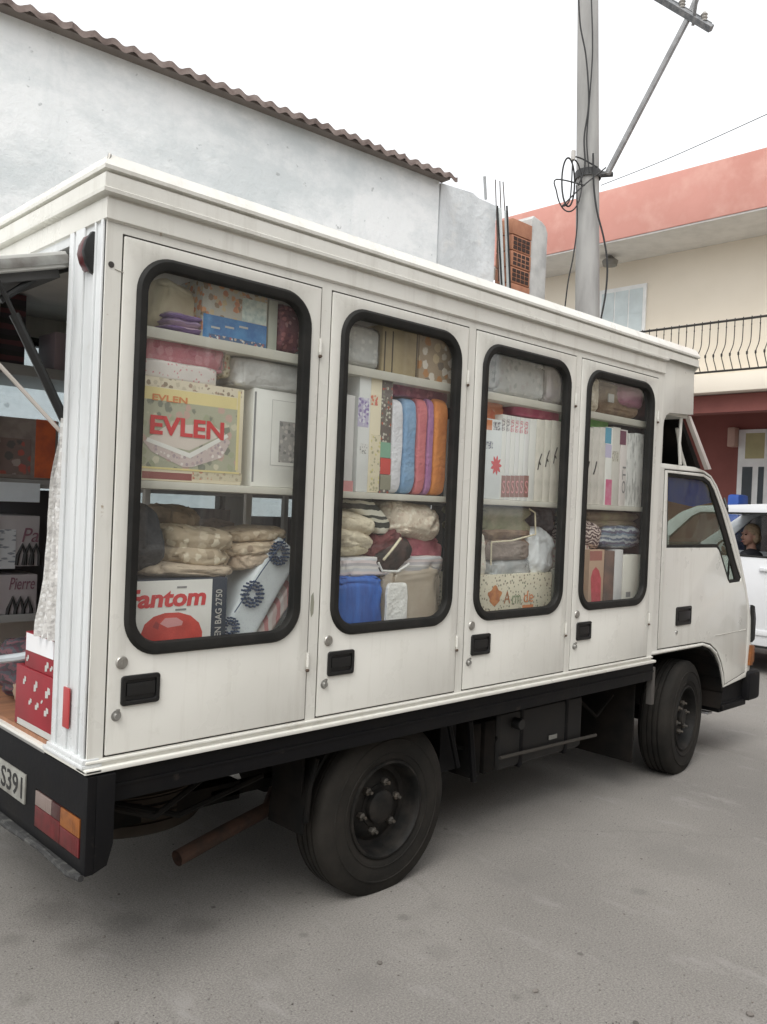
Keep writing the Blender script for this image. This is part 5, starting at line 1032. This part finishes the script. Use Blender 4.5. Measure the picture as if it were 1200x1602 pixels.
# upper balcony door
u0 = px(1012,480,0,XW).y; u1 = px(938,480,0,XW).y; dz = px(990,447,0,XW).z
whitef = M('white pvc frame', (.82,.83,.82), .5); pane = M('pale shutter pane', (.56,.63,.64), .35)
d = MB(); d.box(XW-.04, XW+.01, u0, u1, zs1+.002, dz, .005); d = d.build('balcony_door', whitef, bd)
for i in range(3):
    w_ = (u1-u0-.2)/3; y0 = u0+.07+i*(w_+.03)
    b = MB(); b.box(XW-.047, XW-.041, y0, y0+w_, zs1+.1, dz-.08)
    for q in (.25,.5,.75): b.box(XW-.052, XW-.047, y0, y0+w_, zs1+.1+(dz-.18-zs1)*q, zs1+.12+(dz-.18-zs1)*q)
    b.build('door_pane', pane, d)
b = MB(); b.lathe([(0,-.2),(.13,-.19),(.15,-.1),(.03,0)], Vector((XB+.7, px(955,400,0,XB+.7).y, zf0-.03)), (0,0,1), 14); b.build('ceiling_lamp', M('dark lamp', (.2,.19,.17), .6), bd)
# ground-floor shop window
sy0 = px(1215,720,0,XG).y-.8; sy1 = px(1156,720,0,XG).y; sz1 = px(1180,672,0,XG).z; smid = px(1180,722,0,XG).z
d = MB(); d.box(XG-.05, XG+.005, sy0, sy1, .13, sz1, .004); d = d.build('shop_window', whitef, bd)
b = MB(); b.box(XG-.055, XG-.049, px(1198,700,0,XG).y, px(1168,700,0,XG).y, smid+.05, sz1-.07); b.build('top_pane', M('olive cream blind', (.42,.38,.2), .5), d)
for (ua, ub) in ((1162,1178),(1187,1196)):
    b = MB(); b.box(XG-.055, XG-.049, px(ub,760,0,XG).y, px(ua,760,0,XG).y, .5, smid-.1); b.build('door_pane', M('dark shop glass', (.05,.06,.07), .15), d)
b = MB(); b.box(XG-.2, XG-.01, px(1157,685,0,XG).y, px(1145,685,0,XG).y, px(1150,700,0,XG).z, px(1150,670,0,XG).z, .02); b.build('wall_lantern', M('pinkish lantern', (.5,.33,.27), .6), bd)
# balcony railing
rl = thing('balcony_railing', 'black wrought iron balcony railing with bellied balusters', 'railing', (XB+.06, 2, zs1))
iron = M('black wrought iron', (.03,.028,.026), .6, .3); XRL = XB+.06
zr = px(1150,499,0,XRL).z; yr0, yr1 = -2.0, 7.5
b = MB(); b.box(XRL-.025, XRL+.025, yr0, yr1, zr-.03, zr, .006); b.build('top_rail', iron, rl)
b = MB(); b.box(XRL-.02, XRL+.02, yr0, yr1, zs1+.04, zs1+.07, .004); b.build('bottom_rail', iron, rl)
H = zr-zs1; b = MB(); zb = zs1+.06
b.tube([(XRL,0,zb+H*.97*t) if t in (0,) else (XRL-.13*math.exp(-((t-.26)/.17)**2), 0, zb+H*.95*t) for t in [k/16 for k in range(17)]], .008, 6)
b.lathe([(0,-.035),(.016,-.02),(.016,.02),(0,.035)], (XRL-.13,0,zb+H*.26), (0,0,1), 8); b.lathe([(0,-.02),(.014,0),(0,.02)], (XRL,0,zb+H*.8), (0,0,1), 8)
for vv in b.bm.verts: vv.co.y += yr0+.07
ba = b.build('baluster', iron, rl); step = .135; k = 1
while yr0+.07+k*step < yr1:
    c_ = ba.copy(); COL.objects.link(c_); c_.parent = rl; c_.location = (0, k*step, 0); k += 1
# blue tub behind the van
p = px(1156,774,0,12.9); b = MB(); b.box(12.7,13.1,p.y-.09,p.y+.11,1.55,p.z,.05); b.box(12.75,13.05,p.y-.07,p.y+.09,.12,1.55)
tag(b.build('blue_crate', M('blue plastic', (.03,.1,.42), .5)), 'blue plastic stand by the white shop window behind the van', 'stand')

# white van crossing beyond the truck
VX = 8.5
zroof = px(1200,789,0,VX).z; zbelt = px(1200,872,0,VX).z; zsill = px(1190,1008,0,VX).z
van = thing('passenger_van', 'white passenger van with open driver window beyond the truck cab', 'van', (VX+.9, 1.0, 0))
vp = M('white car paint', (.74,.75,.77), .25, coat=.4, col2=(.7,.71,.73), scale=1)
VR = [(-1.35,.38),(-1.36,1.0),(-1.28,1.5),(-1.15,zroof-.08),(-1.0,zroof-.01),(-.4,zroof+.02),(1.2,zroof+.01),(1.75,zroof-.04),(1.95,zroof-.12),(2.5,zbelt+.08),(2.75,zbelt-.05),(3.35,zbelt-.22),(3.5,zbelt-.4),(3.52,.45),(3.4,.34),(2.98,.34)]
def arch(c, r): return [(c+r*math.cos(R(a)), .34+r*math.sin(R(a))) for a in (0,20,45,70,90,110,135,160,180)]
sf = lambda y: y+.35 if y > 1.6 else y
VR = [(sf(y), z) for y, z in VR]
VR = VR[:-1] + arch(2.9,.36) + arch(-.55,.36)
wn1 = [(1.08,zbelt),(2.47,zbelt),(2.55,zbelt+.06),(2.15,zroof-.17),(2.05,zroof-.12),(1.08,zroof-.10)]
wn2 = [(.0,zbelt),(1.0,zbelt),(1.0,zroof-.10),(.0,zroof-.10)]; wn3 = [(-1.15,zbelt+.03),(-.12,zbelt),(-.12,zroof-.10),(-1.0,zroof-.13)]
def vside(x0, x1):
    b = MB(); t = MB(); t.plate([[(-y, z) for y, z in VR]]+[[(-y, z) for y, z in w_] for w_ in (wn1, wn2, wn3)], x0, x1, face='-x', bev=.004); return t
for x0 in (VX, VX+1.72): vside(x0, x0+.03).build('van_side', vp, van)
b = MB()
for (ya, za), (yb, zb_) in list(zip(VR[:8], VR[1:9])) + list(zip(VR[9:14], VR[10:15])): b.poly([(VX+.01,ya,za),(VX+.01,yb,zb_),(VX+1.74,yb,zb_),(VX+1.74,ya,za)], [(0,1,2,3)])
b.build('van_body', vp, van, 60)
b = MB(); b.poly([(VX+.05,2.30,zroof-.12),(VX+.05,2.85,zbelt+.08),(VX+1.70,2.85,zbelt+.08),(VX+1.70,2.30,zroof-.12)], [(0,1,2,3)]); b.build('windscreen', cargray, van, 0)
for w_ in (wn2, wn3):
    b = MB(); b.plate([[(-y, z) for y, z in w_]], VX+.012, VX+.016, face='-x'); b.build('side_window', M('dark tinted glass', (.02,.022,.025), .1), van, 0)
for w_ in (wn1, wn2, wn3):
    lp = [(-y, z) for y, z in w_]; b = MB(); b.plate([shift(lp[::-1], .0 )[::1], shift(lp[::-1], .0)], 0, 0) if 0 else b.tube([(VX-.002, y, z) for y, z in w_+w_[:1]], .012, 6); b.build('window_trim', rubber, van)
b = MB(); b.plate([[(-y, z) for y, z in [(1.08,zbelt-.0),(1.08,.5),(2.4,.5),(2.5,.75),(2.5,zbelt)]]], VX-.004, VX+.002, face='-x', bev=.002); dd = b.build('van_door', vp, van)
b = MB(); b.box(VX-.03, VX-.003, 1.14, 1.32, zbelt-.16, zbelt-.12, .008); b.build('door_handle', vp, dd)
b = MB(); b.box(VX-.018, VX-.002, -.15, 2.15, zsill+.10, zsill+.16, .006); b.build('side_moulding', vp, van)
for w_ in (wn1, wn2, wn3):
    b = MB(); b.plate([[(-y, z) for y, z in w_]], VX+1.735, VX+1.739, face='-x'); b.build('side_window', glassmat('darkened van glass', (.30,.28,.28), .05), van, 0)  # far panes made dark to blacken the van's interior
b = MB(); b.box(VX+.04, VX+1.71, -1.1, 2.05, zroof-.07, zroof-.05); b.build('headliner', inter_dark, van)  # dark headliner added to dim the space behind the driver
b = MB(); b.box(VX+.1, VX+1.65, -1.3, 3.4, .3, .42); b.box(VX+.05,VX+1.7,-1.3,2.3,.42,.5); b.box(VX+.06,VX+1.68,-1.2,.8,.5,zbelt-.05); b.build('van_floor', inter_dark, van)
b = MB(); b.box(VX-.22, VX-.02, 2.42, 2.58, zbelt+.02, zbelt+.2, .03); b.build('wing_mirror', vp, van)
for yy in (.95,):
    for xx in (VX+.2, VX+1.0):
        s_ = MB(); s_.box(xx, xx+.52, yy, yy+.55, .55, .82, .05); s_.box(xx, xx+.52, yy-.08, yy+.08, .75, zbelt+.12, .05); s_.build('van_seat', seatm, van)
b = MB(); b.tube([Vector((VX+.46+.18*math.cos(a), 2.02-.06*math.sin(a), zbelt-.02+.17*math.sin(a))) for a in [2*math.pi*k/20 for k in range(21)]], .014, 8, False); b.build('steering_wheel', plastic, van)
b = MB(); b.box(VX+.06, VX+1.66, 2.25, 2.85, .6, zbelt-.02, .05); b.build('dashboard', plastic, van)
for yy in (-.55, 2.9):
    for xx, sg in ((VX+.02, 1), (VX+1.73, -1)):
        b = MB(); b.lathe([(.19,0),(.24,-.01),(.30,0),(.315,.02),(.315,.17),(.29,.19),(.19,.19)], (xx, yy, .315), (sg,0,0), 36); w_ = b.build('wheel', tyrem, van)
        b = MB(); b.lathe([(.2,.0),(.19,.03),(.1,.02),(.05,.0),(0,0)], (xx, yy, .315), (sg,0,0), 28); b.build('hubcap', steel, w_)

# the driver
def blob(b, c, r, seg=20):
    t = bmesh.new(); bmesh.ops.create_uvsphere(t, u_segments=seg, v_segments=seg//2+2, radius=1)
    for v_ in t.verts: v_.co = Vector((v_.co.x*r[0], v_.co.y*r[1], v_.co.z*r[2])) + Vector(c)
    b.merge(t)
def remesh(b, name, mat, parent, vox, sm=4):
    me = bpy.data.meshes.new('t'); b.bm.to_mesh(me); b.bm.free(); ob = bpy.data.objects.new('t', me); COL.objects.link(ob)
    md = ob.modifiers.new('r', 'REMESH'); md.mode = 'VOXEL'; md.voxel_size = vox; s_ = ob.modifiers.new('s', 'SMOOTH'); s_.iterations = sm; s_.factor = .5
    dg = bpy.context.evaluated_depsgraph_get(); m2 = bpy.data.meshes.new_from_object(ob.evaluated_get(dg)); bpy.data.objects.remove(ob)
    return link(name, m2, mat, parent, 60)
hp = px(1173, 838, 0, VX+.42); hx, hy, hz_ = hp.x, hp.y, hp.z
skin = M('skin', (.36,.2,.145), .55, col2=(.31,.165,.12), scale=14); hairm = M('light hair', (.33,.24,.15), .7, col2=(.2,.14,.09), scale=30, stretch=(1,1,3), bmp=.4); coat_ = M('black jacket', (.012,.012,.016), .8)
person = thing('person', 'person in a dark jacket with light hair at the wheel of the white van', 'person', (hx, hy-.05, .80))
# face turned toward the street (-x) and slightly forward
fx = Vector((-.85,.53,0)).normalized(); rx = Vector((-fx.y, fx.x, 0))
def hd(f_, r_, u_): return Vector((hx, hy, hz_)) + fx*f_ + rx*r_ + Vector((0,0,u_))
b = MB(); blob(b, hd(-.01,0,.035), (.085,.085,.095)); blob(b, hd(.015,0,-.03), (.07,.07,.085)); blob(b, hd(.045,0,-.095), (.032,.032,.025))
b.tube([hd(.082,0,.015), hd(.10,0,-.02), hd(.108,0,-.035)], [.010,.013,.016], 10); blob(b, hd(.096,.013,-.038), (.011,.011,.009)); blob(b, hd(.096,-.013,-.038), (.011,.011,.009))
blob(b, hd(.078,0,-.067), (.024,.024,.008)); blob(b, hd(.076,0,-.078), (.02,.02,.008)); blob(b, hd(.07,.035,.03), (.02,.02,.01)); blob(b, hd(.07,-.035,.03), (.02,.02,.01))
for sgn in (1,-1): blob(b, hd(-.012,sgn*.083,-.015), (.016,.016,.032))
b.tube([hd(-.02,0,-.06), hd(-.03,0,-.15), hd(-.03,0,-.24)], [.055,.055,.075], 16)
sh = hd(-.03,0,-.22); C0 = Vector((hx, hy-.03, hz_))
b.tube([C0+Vector((0,0,-.2)), C0+Vector((0,0,-.32)), C0+Vector((0,-.02,-.5)), C0+Vector((0,.0,-.68))], [.09,.15,.15,.16], 18)
hands = []
for sgn in (1,-1):
    s0 = C0+Vector((sgn*.17,0,-.24)); e0 = s0+Vector((sgn*.05,.16,-.22)); w0 = Vector((VX+.46+sgn*.17, 1.97, zbelt-.02)); 
    b.tube([C0+Vector((0,0,-.23)), s0, e0, w0], [.07,.058,.043,.028], 12)
    pd = (w0-e0).normalized(); pc = w0+pd*.035; blob(b, pc, (.03,.042,.024), 12)
    for k in range(4):
        k0 = pc+pd*.035+Vector((0,0,.024-.016*k)); L = (.9,1.05,1,.8)[k]; b.tube([k0, k0+pd*.028*L+Vector((-sgn*.004,0,-.002)), k0+pd*.04*L+Vector((-sgn*.026,0,-.004)), k0+pd*.024*L+Vector((-sgn*.042,0,-.006))], [.009,.0085,.008,.007], 8)
    b.tube([pc+Vector((-sgn*.02,.0,.02)), pc+Vector((-sgn*.038,.02,.03)), pc+Vector((-sgn*.05,.045,.026))], [.011,.010,.008], 8)
    hip = C0+Vector((sgn*.09,.03,-.70)); kn = hip+Vector((sgn*.04,.46,.06)); an = kn+Vector((0,.18,-.40)); b.tube([C0+Vector((0,0,-.66)), hip, kn, an], [.12,.085,.06,.042], 12); blob(b, an+Vector((0,.09,-.03)), (.045,.12,.04))
remesh(b, 'body', skin, person, .0065)
b = MB(); b.tube([C0+Vector((0,0,-.185)), C0+Vector((0,0,-.31)), C0+Vector((0,-.02,-.5)), C0+Vector((0,.0,-.70))], [.085,.165,.168,.178], 18); blob(b, sh+Vector((0,0,.02)), (.082,.082,.05))
for sgn in (1,-1):
    s0 = C0+Vector((sgn*.17,0,-.24)); e0 = s0+Vector((sgn*.05,.16,-.22)); w0 = Vector((VX+.46+sgn*.17, 1.97, zbelt-.02))
    b.tube([C0+Vector((0,0,-.23)), s0, e0, e0.lerp(w0,.86)], [.085,.073,.057,.042], 12)
    hip = C0+Vector((sgn*.09,.03,-.70)); kn = hip+Vector((sgn*.04,.46,.06)); an = kn+Vector((0,.18,-.40)); b.tube([C0+Vector((0,0,-.66)), hip, kn, an], [.135,.098,.073,.056], 12)
remesh(b, 'jacket', coat_, person, .012)
b = MB(); blob(b, hd(-.028,0,.052), (.098,.098,.098)); 
for sgn in (1,-1): blob(b, hd(-.035,sgn*.07,-.02), (.04,.04,.075))
blob(b, hd(-.075,0,-.02), (.06,.075,.09))
remesh(b, 'hair', hairm, person, .009)
for sgn in (1,-1):
    b = MB(); blob(b, hd(.074,sgn*.03,.012), (.012,.012,.008), 12); b.build('eye', M('eye', (.05,.03,.02), .2), person)
b = MB(); b.tube([hd(.099,.02,-.072), hd(.104,0,-.071), hd(.099,-.02,-.072)], [.003,.006,.003], 8); b.build('lips', M('lips', (.35,.1,.09), .5), person)

# unseen houses added on the near side of the street (behind the photographer; they shade the truck's flank and show in its glass)
for nm, hx0, hx1, hh, hc, lab in (('house', -9, 1.5, 6.6, (.5,.44,.36), 'beige two storey house added out of view to shade the truck from across the street'), ('house', 1.9, 13, 6.0, (.42,.36,.3), 'tan two storey house added out of view next to the beige one to shade the truck')):
    hs_ = thing(nm, lab, 'house', ((hx0+hx1)/2, -9.5, 0))
    b = MB(); loops = [[(hx0,0),(hx1,0),(hx1,hh),(hx0,hh)]]; wins = []
    for zf in (.9, 3.9):
        xw = hx0+1
        while xw+1.2 < hx1: loops.append([(xw,zf),(xw+1.1,zf),(xw+1.1,zf+1.5),(xw,zf+1.5)]); wins.append((xw,zf)); xw += 2.3
    b.plate(loops, -9.6, -9.4); b.box(hx0, hx1, -16, -9.601, 0, .1); b.box(hx0, hx0+.1, -16, -9.601, 0, hh); b.box(hx1-.1, hx1, -16, -9.601, 0, hh); b.build('wall', M('house wall', hc, .9), hs_, 0)
    b = MB(); b.box(hx0-.3, hx1+.15, -16.5, -9.0, hh, hh+.2); b.build('roof', mtile, hs_)
    for xw, zf in wins:
        b = MB(); b.box(xw, xw+1.1, -9.56, -9.52, zf, zf+1.5); wf = b.build('window', whitef, hs_)
        b = MB(); b.box(xw+.08, xw+1.02, -9.515, -9.51, zf+.08, zf+1.42); b.build('pane', cargray and M('house pane', (.05,.06,.07), .1), wf)
# ================================================================== LIGHT
SUN_EL, SUN_AZ = 55, 205     # degrees; azimuth measured from +x counter-clockwise (direction toward the sun)
w = bpy.data.worlds.new('World'); SC.world = w; w.use_nodes = True; nt = w.node_tree
bg = nt.nodes['Background']; sky = nt.nodes.new('ShaderNodeTexSky'); sky.sky_type = 'NISHITA'; sky.sun_disc = False
sky.sun_elevation = R(SUN_EL); sky.sun_rotation = R(90-SUN_AZ); sky.air_density = 1.0; sky.dust_density = 4.0; sky.altitude = 0
hs = nt.nodes.new('ShaderNodeHueSaturation'); hs.inputs['Saturation'].default_value = .12; nt.links.new(sky.outputs[0], hs.inputs['Color'])
mx = nt.nodes.new('ShaderNodeMix'); mx.data_type = 'RGBA'; mx.inputs[0].default_value = .6; mx.inputs[7].default_value = (6.2,6.3,6.4,1)   # flat cloud deck over the clear sky
nt.links.new(hs.outputs[0], mx.inputs[6]); nt.links.new(mx.outputs[2], bg.inputs[0]); bg.inputs[1].default_value = .12
sd = bpy.data.lights.new('sun', 'SUN'); sd.energy = .6; sd.angle = R(35); sd.color = (1,.97,.92)
so = bpy.data.objects.new('sun', sd); COL.objects.link(so)
dv = Vector((math.cos(R(SUN_EL))*math.cos(R(SUN_AZ)), math.cos(R(SUN_EL))*math.sin(R(SUN_AZ)), math.sin(R(SUN_EL))))
so.rotation_euler = dv.to_track_quat('Z', 'Y').to_euler(); so.location = (0, 0, 20)
SC.view_settings.view_transform = 'Standard'; SC.view_settings.look = 'None'; SC.view_settings.gamma = 1; SC.view_settings.exposure = 1.1
SC.render.engine = 'CYCLES'; SC.cycles.max_bounces = 8; SC.cycles.transparent_max_bounces = 24; SC.cycles.use_denoising = True
